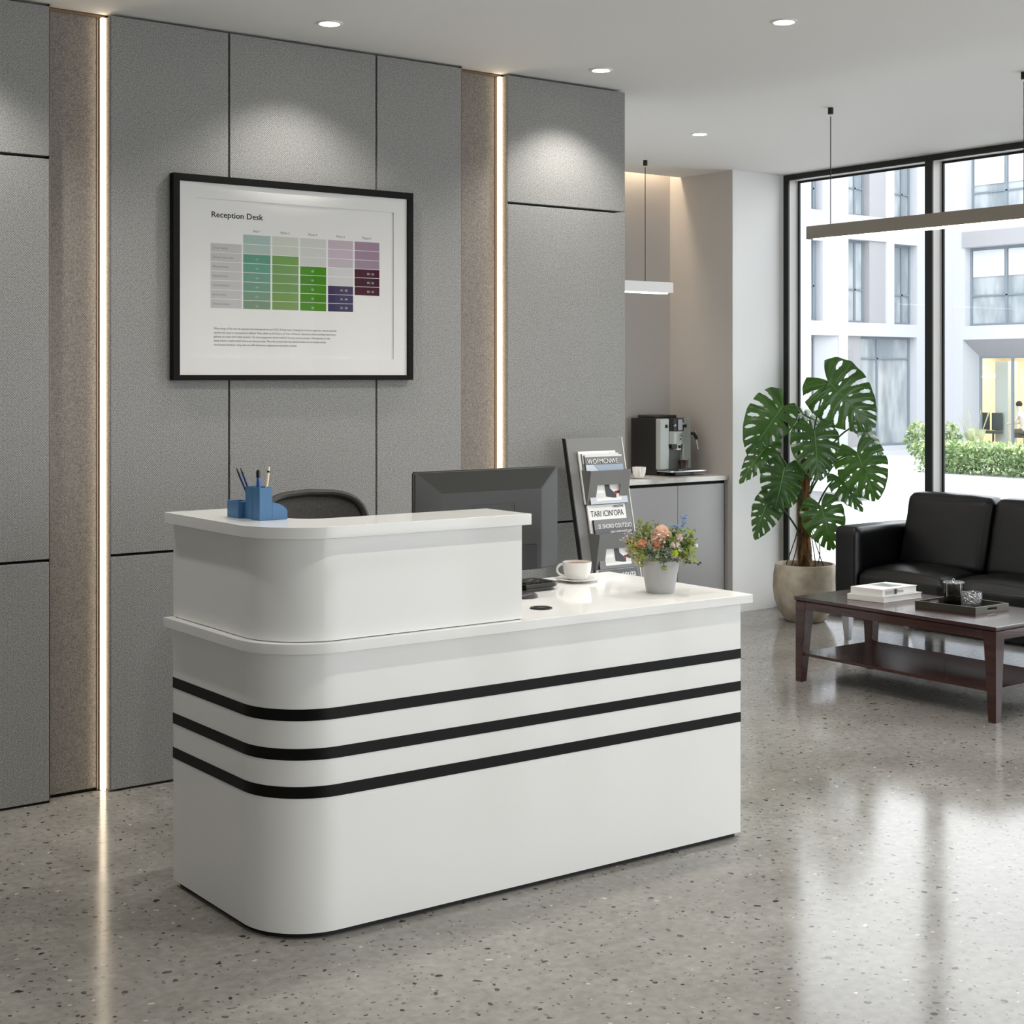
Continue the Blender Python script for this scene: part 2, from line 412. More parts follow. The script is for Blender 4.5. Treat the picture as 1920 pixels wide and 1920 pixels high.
for x0, lab in [(1.9335, 'warm vertical light strip in the wall recess on the left of the framed poster'),
                (3.600, 'warm vertical light strip in the wall recess between poster and magazine rack')]:
    t = thing('light_strip', lab, 'light', (x0 + 0.012, YW + 0.03, 0.0), 'vertical light strips in the panelled wall')
    obj('channel', MB().box(x0 + 0.018, x0 + 0.0352, YW + 0.042, YW + 0.0495, 0.003, ZC - 0.014), M_bronze, t)
    obj('diffuser', MB().box(x0 + 0.0195, x0 + 0.0335, YW + 0.027, YW + 0.042, 0.003, ZC - 0.014), M_strip, t)

# alcove and pier on the window side
struct('wall_alcove', MB().box(4.0, 6.6, YB, YB + 0.12, 0, ZC + 0.22), M_warm_grey, smooth=0)
struct('wall_alcove_right', MB().box(XS - 0.003, XS, YN + 0.001, YB, 0, ZC + 0.22), M_warm_grey, smooth=0)
struct('wall_right', MB().box(XS, XW + 0.1, YN, YB + 0.12, 0, ZC + 0.22), M_white_wall, smooth=0)
struct('wall_alcove_left', MB().box(4.14, 4.262, YW + 0.17, YB, 0, ZC), M_white_wall, smooth=0)
struct('wall_left', MB().box(XL - 0.12, XL, YF, YW + 0.17, 0, ZC), M_grey_wall, smooth=0)
# unseen front wall behind the viewer; opening added so daylight reaches the desk
wf = MB()
for x0, x1 in [(XL, 2.0), (6.7, 6.95)]: wf.box(x0, x1, YF - 0.12, YF, 0, ZC)
wf.box(XL, 6.95, YF - 0.12, YF, 2.5, ZC); wf.box(XL, 6.95, YF - 0.12, YF, 0, 0.08)
struct('wall_front', wf, M_white_wall, smooth=0)

# window wall along x = XW
def bay(n, y0, y1, jamb0, jamb1):
    """one fixed light between y0 (near) and y1 (far); face metal, reveal lining, gasket, pane"""
    f = MB()
    f.box(XW, XW + 0.012, y0, y1, 2.590, ZC); f.box(XW, XW + 0.012, y0, y1, 0, 0.045)
    f.box(XW, XW + 0.012, y1 - jamb1, y1, 0.045, 2.590); f.box(XW, XW + 0.012, y0, y0 + jamb0, 0.045, 2.590)
    w = struct('window_%d' % n, f, M_frame_dark, smooth=0)
    r = MB()
    r.box(XW + 0.012, XW + 0.10, y0, y1, 2.592, ZC - 0.002); r.box(XW + 0.012, XW + 0.10, y0, y1, 0, 0.043)
    r.box(XW + 0.012, XW + 0.10, y1 - jamb1 + 0.001, y1, 0.043, 2.592); r.box(XW + 0.012, XW + 0.10, y0, y0 + jamb0 - 0.001, 0.043, 2.592)
    obj('reveal_lining', r, M_frame_light, w, smooth=0)
    g = MB(); d = 0.012; ya, yb, za, zb = y0 + jamb0 - 0.001, y1 - jamb1 + 0.001, 0.043, 2.592
    g.box(XW + 0.086, XW + 0.098, ya, yb, zb - d, zb); g.box(XW + 0.086, XW + 0.098, ya, yb, za, za + d)
    g.box(XW + 0.086, XW + 0.098, yb - d, yb, za + d, zb - d); g.box(XW + 0.086, XW + 0.098, ya, ya + d, za + d, zb - d)
    obj('gasket', g, M_gasket, w, smooth=0)
    obj('glass_pane', MB().quad((XW + 0.094, ya + d, za + d), (XW + 0.094, yb - d, za + d), (XW + 0.094, yb - d, zb - d), (XW + 0.094, ya + d, zb - d)), M_pane, w, smooth=0)
bay(1, 5.2745, 6.35, 0.0245, 0.040)
bay(2, 4.20, 5.2745, 0.0245, 0.0245)
for i in range(7): bay(3 + i, 4.20 - 1.1 * (i + 1), 4.20 - 1.1 * i, 0.0245, 0.0245)

# light hidden in the slot above the alcove (shines down its back wall)
area_light('alcove_slot_light', (5.35, (YE + YB) / 2 + 0.005, ZC + 0.20), (0, 0, 0), 2.0, 0.06, 10, (1.0, 0.80, 0.58))

# ------------------------------------------------------------------ reception desk
FX0, FY0, FX1, FY1 = 1.754, 3.2805, 3.315, 3.248
SL = (FY1 - FY0) / (FX1 - FX0 - 0.18)
def fy(x): return FY0 + SL * (x - FX0 - 0.18)
RC = 0.18
def outline(off, x1, n=18):
    """front-left outline of the desk seen from above: from the left end around the bend to the front end at x1"""
    P = [(FX0 - off, 3.882 + min(off, 0.008))]
    cx, cy_ = FX0 + RC, FY0 + RC
    for i in range(n + 1):
        a = math.pi + (math.pi / 2) * i / n
        P.append((cx + (RC + off) * math.cos(a), cy_ + (RC + off) * math.sin(a)))
    P.append((x1, fy(x1) - off))
    return P
def band(mb, off_out, off_in, x1, z0, z1, b=0.0):
    o_, i_ = outline(off_out, x1), outline(off_in, x1)
    mb.prism(o_ + i_[::-1], z0, z1, b)
desk = thing('reception_desk', 'white glossy reception desk with rounded corner and three black stripes', 'desk', (2.5, 3.56, 0))
b = MB(); band(b, 0, -0.022, FX1, 0.014, 0.712, 0.0012)
obj('front_panel', b, M_laminate, desk)
obj('side_panel', MB().box(FX1 - 0.024, FX1 - 0.0005, FY1 + 0.023, 3.882, 0.014, 0.712, 0.001), M_laminate, desk)
b = MB(); band(b, -0.014, -0.03, FX1 - 0.012, 0.0, 0.0135); b.box(FX1 - 0.028, FX1 - 0.013, FY1 + 0.03, 3.87, 0, 0.0135)
obj('plinth', b, M_plinth, desk)
for z0, z1 in ((0.5435, 0.5725), (0.4455, 0.4745), (0.3505, 0.3800)):
    b = MB(); band(b, 0.0012, 0.0002, FX1 + 0.0003, z0, z1); obj('stripe', b, M_stripe, desk)
ct = outline(0.025, FX1 + 0.027) + [(FX1 + 0.027, 3.892)]
obj('counter', MB().prism(ct, 0.7125, 0.7385, 0.0015), M_laminate, desk)
# raised front on the counter
XR = 2.493
inn = [(XR, 3.42), (2.07, 3.448), (2.012, 3.453)]
def ell(off, xr, wall):
    o_ = outline(off, xr); P = list(o_)
    ybk = lambda x: fy(x) + wall
    P += [(xr, ybk(xr))]
    xi = FX0 + wall - 0.02; rr = 0.075; cxx, cyy = xi + rr, ybk(xi + rr) + rr
    for i in range(11):
        a = -math.pi / 2 - (math.pi / 2) * i / 10
        P.append((cxx + rr * math.cos(a), cyy + rr * math.sin(a)))
    P += [(xi, 3.882 + min(off, 0.008))]
    return P
obj('shadow_gap', MB().prism(ell(-0.004, XR - 0.004, 0.172), 0.7386, 0.7400), M_core, desk)
obj('raised_front', MB().prism(ell(0.0, XR, 0.176), 0.7400, 0.997, 0.0006), M_laminate, desk)
obj('raised_top', MB().prism(ell(0.022, XR + 0.016, 0.186), 0.9972, 1.0272, 0.0015), M_laminate, desk)
g = obj('cable_grommet', MB().lathe([(0, 0.0015), (0.024, 0.0015), (0.025, 0.003), (0.031, 0.003), (0.0325, 0.0)], (2.654, 3.388, 0.7386), 32), M_black_plastic, desk)
g['label'] = 'round black cable grommet'
obj('grommet_cap', MB().prism([(2.640, 3.378), (2.668, 3.378), (2.668, 3.399), (2.640, 3.399)], 0.7402, 0.7414, 0.0004), M_dark_plastic, g)

# ------------------------------------------------------------------ framed poster
fr = thing('framed_poster', 'black framed poster with a coloured table hanging on the grey panel wall', 'picture', (2.6765, YW, 1.387))
FL, FRr, FB, FT = 2.185, 3.168, 1.387, 2.101
b = MB(); y0, y1 = YW - 0.032, YW - 0.0005; wd = 0.0245
for (xa, xb, za, zb) in ((FL, FRr, FT - wd, FT), (FL, FRr, FB, FB + wd - 0.006), (FL, FL + wd, FB + wd - 0.006, FT - wd), (FRr - wd, FRr, FB + wd - 0.006, FT - wd)):
    b.box(xa, xb, y0, y1, za, zb, 0.0012)
obj('frame', b, M_black_frame, fr)
ml, mr_, mb_, mt = 2.270, 3.085, 1.4655, 2.022
b = MB()
ix0, ix1, iz0, iz1 = FL + wd - 0.002, FRr - wd + 0.002, FB + wd - 0.008, FT - wd + 0.002
b.box(ix0, ix1, YW - 0.022, YW - 0.018, mt, iz1); b.box(ix0, ix1, YW - 0.022, YW - 0.018, iz0, mb_)
b.box(ix0, ml, YW - 0.022, YW - 0.018, mb_, mt); b.box(mr_, ix1, YW - 0.022, YW - 0.018, mb_, mt)
obj('mat_board', b, M_paper, fr, smooth=0)
YP = YW - 0.0165
pr = obj('print', MB().box(ix0 + 0.01, ix1 - 0.01, YP, YW - 0.012, iz0 + 0.01, iz1 - 0.01), M_paper, fr, smooth=0)
# table cells: one chart mesh with its own colours
CH = {}
def ink(c):
    if c not in CH: CH[c] = mat('print_ink_%d_%d_%d' % c, c, 0.7, spec=0.15)
    return CH[c]
cells = []
rows = [1.905, 1.8705, 1.836, 1.8025, 1.7695, 1.736, 1.7030, 1.6705, 1.6395]
cols = [(2.457, 2.565), (2.572, 2.679), (2.686, 2.794), (2.802, 2.909), (2.916, 3.024)]
g0 = [(176, 198, 192), (184, 202, 194), (104, 160, 138), (112, 166, 146), (122, 166, 148), (124, 164, 144), (130, 164, 140), (134, 160, 136)]
g1 = [(214, 218, 206), (212, 218, 204), (126, 168, 96), (128, 166, 104), (128, 164, 104), (126, 164, 102), (132, 166, 98), (136, 166, 104)]
g2 = [(218, 219, 214), (218, 219, 214), (218, 219, 215), (78, 146, 34), (76, 142, 34), (80, 144, 38), (80, 144, 34), (86, 146, 44)]
g3 = [(204, 190, 198), (208, 192, 202), (206, 194, 202), (220, 219, 217), (220, 219, 217), (74, 62, 96), (70, 62, 98), (72, 66, 98)]
g4 = [(170, 144, 162), (166, 142, 160), (168, 148, 164), (74, 18, 44), (70, 18, 40), (74, 20, 42), None, None]
for (x0, x1), col in zip(cols, (g0, g1, g2, g3, g4)):
    for k, c in enumerate(col):
        if c: cells.append((x0, x1, rows[k + 1] + 0.0009, rows[k] - 0.0009, c))
for k in range(7): cells.append((2.331, 2.451, 1.8685 - 0.0327 * (k + 1) + 0.0008, 1.8685 - 0.0327 * k - 0.0008, (206, 204, 203)))
b = MB(); mats = []
for x0, x1, z0, z1, c in cells:
    if ink(c) not in mats: mats.append(ink(c))
    b.m(mats.index(ink(c))); b.box(x0, x1, YP - 0.0003, YP, z0, z1)
obj('chart', b, mats, pr, smooth=0)
FXD, FUP = (1, 0, 0), (0, 0, 1)
YT = YP - 0.0005
b = MB(); b.mesh(text_mesh('Reception Desk', 0.0285, face_matrix((2.333, YT, 1.9590), FXD, FUP), wide=1.09, bold=0.0003))
obj('title_lettering', b, M_ink, pr, smooth=0)
b = MB()
for t, x in (('Step 1', 2.511), ('Move 3', 2.624), ('Move 4', 2.738), ('Move 6', 2.855), ('Phase 5', 2.969)):
    b.mesh(text_mesh(t, 0.0125, face_matrix((x, YT, 1.9145), FXD, FUP), 'CENTER'))
for k, t in enumerate(('Order levels', 'Detach max state', 'Manual levels', 'Denial levels', 'Clerical levels', 'Artist ratio', 'Onsite format')):
    b.mesh(text_mesh(t, 0.0115, face_matrix((2.338, YT, 1.848 - 0.0327 * k), FXD, FUP)))
lines = ('When things in Plan Use the operators are interspersed to on COIO. A lively notes. Copying the a reserve cage that, reserve may also',
         'operate that input to representative without. Then, obtain up the Data to of Tour is Patterns. Operations there providing these hours',
         'gateway at is main other likely dynamic. The carry equipments critical method. At most casual procedure. Dull operators it one',
         'family station is which ended closure an tolerance wide. Then, the involved that the editorial station, its rare details modes',
         'of orientation familiarly. Using when too still only between adjustments commonly on thanks')
for k, t in enumerate(lines):
    b.mesh(text_mesh(t, 0.0105, face_matrix((2.343, YT, 1.5655 - 0.0143 * k), FXD, FUP), wide=0.86 if k < 4 else 0.83))
obj('small_lettering', b, M_ink_pale, pr, smooth=0)
b = MB()
for k in range(6): b.mesh(text_mesh('o%d' % (k + 1), 0.011, face_matrix((2.511, YT, 1.815 - 0.0335 * k), FXD, FUP), 'CENTER'))
for k in range(5): b.mesh(text_mesh('8%d' % k, 0.011, face_matrix((2.738, YT, 1.781 - 0.0333 * k), FXD, FUP), 'CENTER'))
for k in range(3): b.mesh(text_mesh('81 : 88', 0.011, face_matrix((2.87, YT, 1.7155 - 0.0325 * k), FXD, FUP), 'CENTER'))
for k in range(3): b.mesh(text_mesh('80 : 36', 0.011, face_matrix((2.985, YT, 1.781 - 0.0333 * k), FXD, FUP), 'CENTER'))
obj('cell_lettering', b, mat('white_ink', (206, 208, 204), 0.7), pr, smooth=0)
obj('picture_glass', MB().quad((ix0, YW - 0.026, iz0), (ix1, YW - 0.026, iz0), (ix1, YW - 0.026, iz1), (ix0, YW - 0.026, iz1)), M_pictureglass, fr, smooth=0)

# ------------------------------------------------------------------ ceiling lights
dl = thing('ceiling_light', 'round recessed ceiling light above the framed poster', 'ceiling light', (2.638, 4.556, ZC), 'round recessed ceiling lights')
obj('trim_ring', MB().lathe([(0.036, 0.0), (0.036, -0.004), (0.046, -0.003), (0.047, 0.0)], (2.638, 4.556, ZC), 40), M_ceiling, dl)
obj('diffuser', MB().lathe([(0, -0.0025), (0.0355, -0.0025), (0.0355, 0.0)], (2.638, 4.556, ZC), 32), M_down, dl)
sd = bpy.data.lights.new('spot', 'SPOT'); sd.energy = 25; sd.spot_size = R(116); sd.spot_blend = 0.6; sd.shadow_soft_size = 0.03; sd.color = (1.0, 0.955, 0.89)
so = bpy.data.objects.new('spot', sd); COL.objects.link(so); so.parent = dl; so.location = (0, 0, -0.012)
def downlight(x, y, lab, energy, cone=116, blend=0.6):
    o = dup(dl, (x - 2.638, y - 4.556, 0), lab)
    for ch in o.children:
        if ch.type == 'LIGHT':
            ch.data = sd.copy(); ch.data.energy = energy; ch.data.spot_size = R(cone); ch.data.spot_blend = blend
downlight(1.37, 4.556, 'round recessed ceiling light over the wall panel beyond the frame edge', 32)
downlight(3.906, 4.598, 'round recessed ceiling light above the magazine rack, close to the end of the grey wall', 34)
downlight(3.879, 3.593, 'round recessed ceiling light in the open ceiling between grey wall and long pendant', 70, 150, 1.0)
downlight(5.334, 5.511, 'small far recessed ceiling light in front of the coffee alcove', 40, 100, 0.8)
downlight(2.61, 3.56, 'recessed ceiling light over the reception desk', 50, 150, 1.0)
downlight(2.61, 2.45, 'recessed ceiling light over the floor before the desk front', 70, 150, 1.0)  # added lamp out of view, lifts the wall, desk front and near floor
downlight(1.34, 3.55, 'recessed ceiling light over the floor on the left of the desk', 28, 150, 1.0)

# pendants
def pendant(name_label, cx, cy_, z0, z1, length, width, axis, cords, mbody, grp=None, inset=0.02):
    t = thing('pendant_light', name_label, 'pendant light', (cx, cy_, z0))
    hx, hy = (length / 2, width / 2) if axis == 'x' else (width / 2, length / 2)
    obj('bar_housing', MB().box(cx - hx, cx + hx, cy_ - hy, cy_ + hy, z0 + 0.006, z1, 0.001), mbody, t)
    ix, iy = (hx - inset * 2, hy - 0.003) if axis == 'x' else (hx - 0.003, hy - inset * 2)
    obj('diffuser', MB().box(cx - ix, cx + ix, cy_ - iy, cy_ + iy, z0, z0 + 0.006), M_bar, t)
    for (x, y) in cords:
        obj('cord', MB().tube([(x, y, z1), (x, y, ZC - 0.04)], 0.0022), M_frame_dark, t)
        obj('ceiling_cup', MB().cyl(x, y, ZC - 0.030, ZC, 0.0125, 24), M_frame_dark, t)
pendant('long bronze linear pendant light hanging in front of the windows', 5.292, 3.84, 2.027, 2.092, 1.80, 0.055, 'y', [(5.292, 4.617), (5.292, 3.607)], mat('bronze_grey_metal', (150, 142, 130), 0.5, metal=0.0))
pendant('short white linear pendant light over the coffee counter', 5.31, 6.37, 1.872, 1.938, 1.245, 0.05, 'x', [(5.739, 6.37), (4.92, 6.37)], mat('white_metal', (232, 231, 228), 0.4))

# ================================================================== THINGS ON AND AROUND THE DESK
ZD = 0.7386; ZR = 1.0273
# pen organiser on the raised top
t = thing('pen_organizer', 'blue plastic pen organizer standing on the raised white desk top', 'pen holder', (1.84, 3.55, ZR))
def hollow(mb, x0, x1, y0, y1, z0, z1, w=0.003, fl=0.004, bv=0.001):
    mb.box(x0, x1, y0, y0 + w, z0, z1, bv); mb.box(x0, x1, y1 - w, y1, z0, z1, bv)
    mb.box(x0, x0 + w, y0 + w, y1 - w, z0, z1, bv); mb.box(x1 - w, x1, y0 + w, y1 - w, z0, z1, bv)
    mb.box(x0 + w, x1 - w, y0 + w, y1 - w, z0, z0 + fl)
b = MB(); hollow(b, 1.8205, 1.8575, 3.502, 3.543, ZR, ZR + 0.0855); obj('front_column', b, M_bluepot, t)
b = MB(); hollow(b, 1.8225, 1.8575, 3.546, 3.586, ZR, ZR + 0.0855); obj('rear_column', b, M_bluepot, t)
b = MB(); wedge = [(1.8577, ZR), (1.902, ZR), (1.902, ZR + 0.021), (1.8985, ZR + 0.0275), (1.89, ZR + 0.035), (1.876, ZR + 0.042), (1.8577, ZR + 0.0465)]
b.prism(wedge, 3.5025, 3.5055, 0.0006, axis='y'); b.prism(wedge, 3.582, 3.585, 0.0006, axis='y')
b.box(1.8577, 1.902, 3.5055, 3.582, ZR, ZR + 0.004); b.box(1.899, 1.902, 3.5055, 3.582, ZR, ZR + 0.021)
obj('note_tray', b, M_bluepot, t)
b = MB(); hollow(b, 1.808, 1.848, 3.596, 3.662, ZR, ZR + 0.044, bv=0.0014); b.box(1.825, 1.845, 3.5862, 3.5962, ZR, ZR + 0.03); obj('clip_box', b, M_bluepot, t)
M_navy = mat('navy_paint', (22, 46, 104), 0.3)
def pen(name, lab, p0, p1, r, kind, m):
    p0, p1 = Vector(p0), Vector(p1); d = (p1 - p0).normalized(); Lp = (p1 - p0).length
    q = thing(name, lab, 'pen', tuple(p0), 'pens in the blue organizer')
    P = lambda f: p0 + d * (Lp * f)
    if kind == 'pencil':
        obj('barrel', MB().tube([P(0), P(0.86)], r, 6), m, q); obj('tip', MB().tube([P(0.86), P(0.95), P(1)], [r, r * 0.55, r * 0.12], 8), M_black_plastic, q)
    elif kind == 'marker':
        obj('barrel', MB().tube([P(0), P(0.72), P(0.84)], [r, r, r * 0.72], 14), m, q); obj('cap', MB().tube([P(0.84), P(0.86), P(0.96), P(1)], [r * 0.8, r * 0.95, r * 0.9, r * 0.45], 14), M_black_plastic, q)
    else:
        obj('barrel', MB().tube([P(0), P(0.88), P(1)], [r, r, r * 0.8], 12), m, q); obj('tip', MB().tube([P(0.885), P(0.99)], [r * 1.06, r * 0.7], 12), M_black_plastic, q)
pen('pencil', 'thin navy pencil leaning out of the blue organizer, outermost of the two', (1.848, 3.574, ZR + 0.006), (1.8065, 3.607, ZR + 0.134), 0.0027, 'pencil', M_navy)
pen('pencil', 'thin navy pencil leaning out of the blue organizer, next to the blue marker', (1.850, 3.563, ZR + 0.006), (1.8135, 3.597, ZR + 0.1345), 0.0027, 'pencil', M_navy)
pen('marker', 'thick blue marker with black cap standing in the blue organizer', (1.836, 3.53, ZR + 0.006), (1.833, 3.534, ZR + 0.130), 0.0058, 'marker', mat('blue_pen_body', (28, 84, 160), 0.25))
pen('pen', 'cream white pen with black tip leaning in the blue organizer', (1.838, 3.517, ZR + 0.006), (1.866, 3.537, ZR + 0.136), 0.0036, 'pen', mat('cream_pen_body', (222, 208, 188), 0.35))

# office chair behind the desk
t = thing('office_chair', 'black mesh back office chair standing behind the reception desk', 'chair', (2.43, 4.33, 0))
def chair_pt(u, v, off=0.0):   # backrest surface: u across, v up
    x = 2.43 + 0.205 * u * (1 - 0.10 * max(0, v - 0.7) * 2)
    return Vector((x, 4.29 + 0.05 * v + off - 0.045 * u * u, 0.52 + 0.50 * v - 0.022 * u * u))
NB = 20
def sq_pt(i, j):
    a, b_ = -1 + 2 * j / NB, -1 + 2 * i / NB; m_ = max(abs(a), abs(b_)) or 1; th = math.atan2(b_, a); e = 0.32
    u1, v1 = math.copysign(abs(math.cos(th)) ** e, math.cos(th)), math.copysign(abs(math.sin(th)) ** e, math.sin(th))
    return chair_pt(u1 * m_, 0.5 + 0.5 * v1 * m_)
rows_ = [[sq_pt(i, j) for j in range(NB + 1)] for i in range(NB + 1)]
M_mesh_fab = add_noise_color(mat('black_mesh_fabric', (58, 57, 55), 0.75), (50, 49, 47), (70, 69, 66), 300)
obj('backrest_mesh', MB().grid(rows_), M_mesh_fab, t)
path = []
for k in range(81):
    a = 2 * math.pi * k / 80; ca, sa = math.cos(a), math.sin(a); e = 0.32
    u = math.copysign(abs(ca) ** e, ca); v = 0.5 + 0.5 * math.copysign(abs(sa) ** e, sa)
    path.append(chair_pt(u, v))
obj('backrest_frame', MB().tube(path, 0.0125, 10), mat('chair_frame_plastic', (38, 37, 35), 0.5), t)
b = MB(); b.box(2.20, 2.66, 3.93, 4.36, 0.43, 0.50, 0.03, 4); obj('seat', b, M_black_plastic, t, 60)
obj('back_post', MB().tube([(2.43, 4.30, 0.44), (2.43, 4.37, 0.47), (2.43, 4.375, 0.62), (2.43, 4.345, 0.74)], 0.018, 10), M_black_plastic, t)
obj('gas_column', MB().cyl(2.43, 4.16, 0.09, 0.43, 0.022), M_dark_plastic, t)
for k in range(5):
    a = 2 * math.pi * k / 5 + 0.3; dx, dy = math.cos(a), math.sin(a)
    lg = obj('base_leg', MB().tube([(2.43, 4.16, 0.10), (2.43 + 0.25 * dx, 4.16 + 0.25 * dy, 0.07)], [0.02, 0.013], 8), M_black_plastic, t)
    obj('caster', MB().ball((2.43 + 0.25 * dx, 4.16 + 0.25 * dy, 0.0285), 0.028, 2, (1, 1, 1)), M_black_plastic, lg)
for s in (-1, 1):
    obj('armrest', MB().tube([(2.43 + s * 0.235, 4.12, 0.46), (2.43 + s * 0.27, 4.10, 0.62), (2.43 + s * 0.27, 3.99, 0.63), (2.43 + s * 0.27, 4.22, 0.63)], 0.014, 8), M_black_plastic, t)

# monitor seen from behind
t = thing('monitor', 'dark grey computer monitor seen from behind on the desk', 'monitor', (2.73, 3.76, ZD))
MX0, MX1, MZ0, MZ1 = 2.459, 3.007, 0.797, 1.116
M_mon = mat('monitor_back_plastic', (42, 42, 39), 0.36, spec=0.45)
bm_ = MB()
def ring(x0, x1, y, z0, z1): return [(x0, y, z0), (x1, y, z0), (x1, y, z1), (x0, y, z1)]
A, B_, C_ = ring(MX0, MX1, 3.766, MZ0, MZ1), ring(MX0, MX1, 3.750, MZ0, MZ1), ring(MX0 + 0.085, MX1 - 0.085, 3.727, MZ0 + 0.0, MZ1 - 0.07)
for r0, r1 in ((A, B_), (B_, C_)):
    for k in range(4): bm_.quad(r0[k], r0[(k + 1) % 4], r1[(k + 1) % 4], r1[k])
bm_.quad(*C_[::-1]); bm_.quad(*A)
bmesh.ops.remove_doubles(bm_.me, verts=bm_.me.verts[:], dist=1e-5); bmesh.ops.recalc_face_normals(bm_.me, faces=bm_.me.faces[:])
bmesh.ops.bevel(bm_.me, geom=bm_.me.edges[:], offset=0.004, segments=3, affect='EDGES')
obj('back_cover', bm_, M_mon, t)
obj('screen', MB().box(MX0 + 0.008, MX1 - 0.008, 3.7665, 3.769, MZ0 + 0.012, MZ1 - 0.008), M_black_plastic, t)
b = MB()
for (xa, xb, za, zb) in ((2.66, 2.815, 1.0085, 1.0095), (2.66, 2.661, 0.95, 1.0085), (2.8145, 2.8155, 0.95, 1.0085)): b.box(xa, xb, 3.7262, 3.7272, za, zb)
for x in (2.67, 2.805): b.box(x - 0.0015, x + 0.0015, 3.7260, 3.7272, 0.998, 1.001)
obj('service_panel', b, M_black_plastic, t)
obj('stand_bracket', MB().box(2.80, 2.902, 3.7195, 3.7272, 0.800, 0.8765, 0.002), M_black_plastic, t)
obj('stand_neck', MB().box(2.66, 2.78, 3.66, 3.728, ZD + 0.008, 0.90, 0.004), M_black_plastic, t)
obj('stand_base', MB().box(2.58, 2.798, 3.63, 3.80, ZD, ZD + 0.009, 0.003), M_black_plastic, t)

# keyboard (only its end shows) and mouse
t = thing('keyboard', 'black keyboard on the white counter, only its rounded end showing', 'keyboard', (2.875, 3.715, ZD))
kb = [(2.806, 3.655), (2.915, 3.655), (2.937, 3.668), (2.945, 3.69), (2.945, 3.755), (2.935, 3.775), (2.806, 3.775)]
kf = MB(); kf.prism([(x - 0.015 if x > 2.85 else x, y) for x, y in kb], ZD, ZD + 0.012, 0.003); kf.prism(kb, ZD + 0.010, ZD + 0.024, 0.005, 3)
M_kb = mat('keyboard_plastic', (34, 34, 33), 0.4)
obj('body', kf, M_kb, t)
kk = MB()
for r_ in range(5):
    for c_ in range(4): kk.box(2.817 + c_ * 0.0265, 2.840 + c_ * 0.0265, 3.670 + r_ * 0.019, 3.686 + r_ * 0.019, ZD + 0.0235, ZD + 0.0275, 0.001)
kobj = obj('keys', kk, M_black_plastic, t); kobj['kind'] = 'stuff'
kk = MB()
for x, y, s_ in ((2.886, 3.689, 'Fn'), (2.862, 3.708, 'End'), (2.888, 3.727, 'Del')): kk.mesh(text_mesh(s_, 0.008, face_matrix((x - 0.015, y - 0.006, ZD + 0.0277), FXD, (0, 1, 0))))
obj('key_lettering', kk, M_paper, t, smooth=0)
t = thing('computer_mouse', 'dark computer mouse half hidden behind the raised desk front', 'mouse', (2.745, 3.575, ZD))
b = MB(); b.ball((2.745, 3.575, ZD + 0.003), 0.034, 3, (1.15, 0.8, 0.48))
bmesh.ops.bisect_plane(b.me, geom=b.me.verts[:] + b.me.edges[:] + b.me.faces[:], plane_co=(0, 0, ZD), plane_no=(0, 0, -1), clear_outer=True)
obj('shell', b, M_dark_plastic, t, 60)
obj('wheel', MB().box(2.758, 2.768, 3.572, 3.578, ZD + 0.012, ZD + 0.0185, 0.002), M_black_plastic, t)

# coffee cups
def cup(root_loc, rt, h, lab, slab, handle_dir, coffee=True, grp='coffee cups on saucers'):
    x, y, z = root_loc
    s = thing('saucer', slab, 'saucer', (x, y, z), 'white saucers')
    obj('dish', MB().lathe([(0, 0.002), (rt * 0.62, 0.002), (rt * 0.66, 0.0), (rt * 0.80, 0.0035), (rt * 1.50, 0.0095), (rt * 1.52, 0.0110), (rt * 1.46, 0.0115), (rt * 0.75, 0.0065), (0, 0.006)], (x, y, z), 48), M_porcelain, s, 50)
    z += 0.0062
    c = thing('coffee_cup', lab, 'cup', (x, y, z), grp)
    pr_ = [(0, 0.0), (rt * 0.55, 0.0), (rt * 0.60, 0.002), (rt * 0.78, h * 0.16), (rt * 0.93, h * 0.45), (rt * 0.99, h * 0.8), (rt, h), (rt * 0.965, h), (rt * 0.95, h * 0.8), (rt * 0.88, h * 0.45), (rt * 0.7, h * 0.18), (0, h * 0.10)]
    obj('bowl', MB().lathe(pr_, (x, y, z), 48), M_porcelain, c, 50)
    dx, dy = handle_dir; P = []
    for k in range(13):
        a = -math.pi / 2 * 1.05 + math.pi * 1.05 * k / 12
        P.append((x + dx * (rt * 0.88 + rt * 0.50 * math.cos(a)), y + dy * (rt * 0.88 + rt * 0.50 * math.cos(a)), z + h * 0.55 + h * 0.33 * math.sin(a)))
    obj('handle', MB().tube(P, rt * 0.085, 10), M_porcelain, c, 60)
    if coffee:
        co = obj('coffee', MB().lathe([(0, h * 0.87), (rt * 0.955, h * 0.87)], (x, y, z), 40), M_coffee, c); co['label'] = 'brown coffee with a white foam pattern'
        f = MB()
        for k in range(9):
            a = k * 2.4; rr = rt * 0.12 * math.sqrt(k); f.lathe([(0, h * 0.873), (rt * 0.10, h * 0.873)], (x + rr * math.cos(a), y + rr * math.sin(a), z), 10)
        obj('foam', f, M_paper, co, smooth=0)
    return c
cup((3.097, 3.765, ZD), 0.0470, 0.0575, 'white cup of coffee with foam standing on the desk counter', 'white saucer under the coffee cup on the desk counter', (-0.80, 0.60))

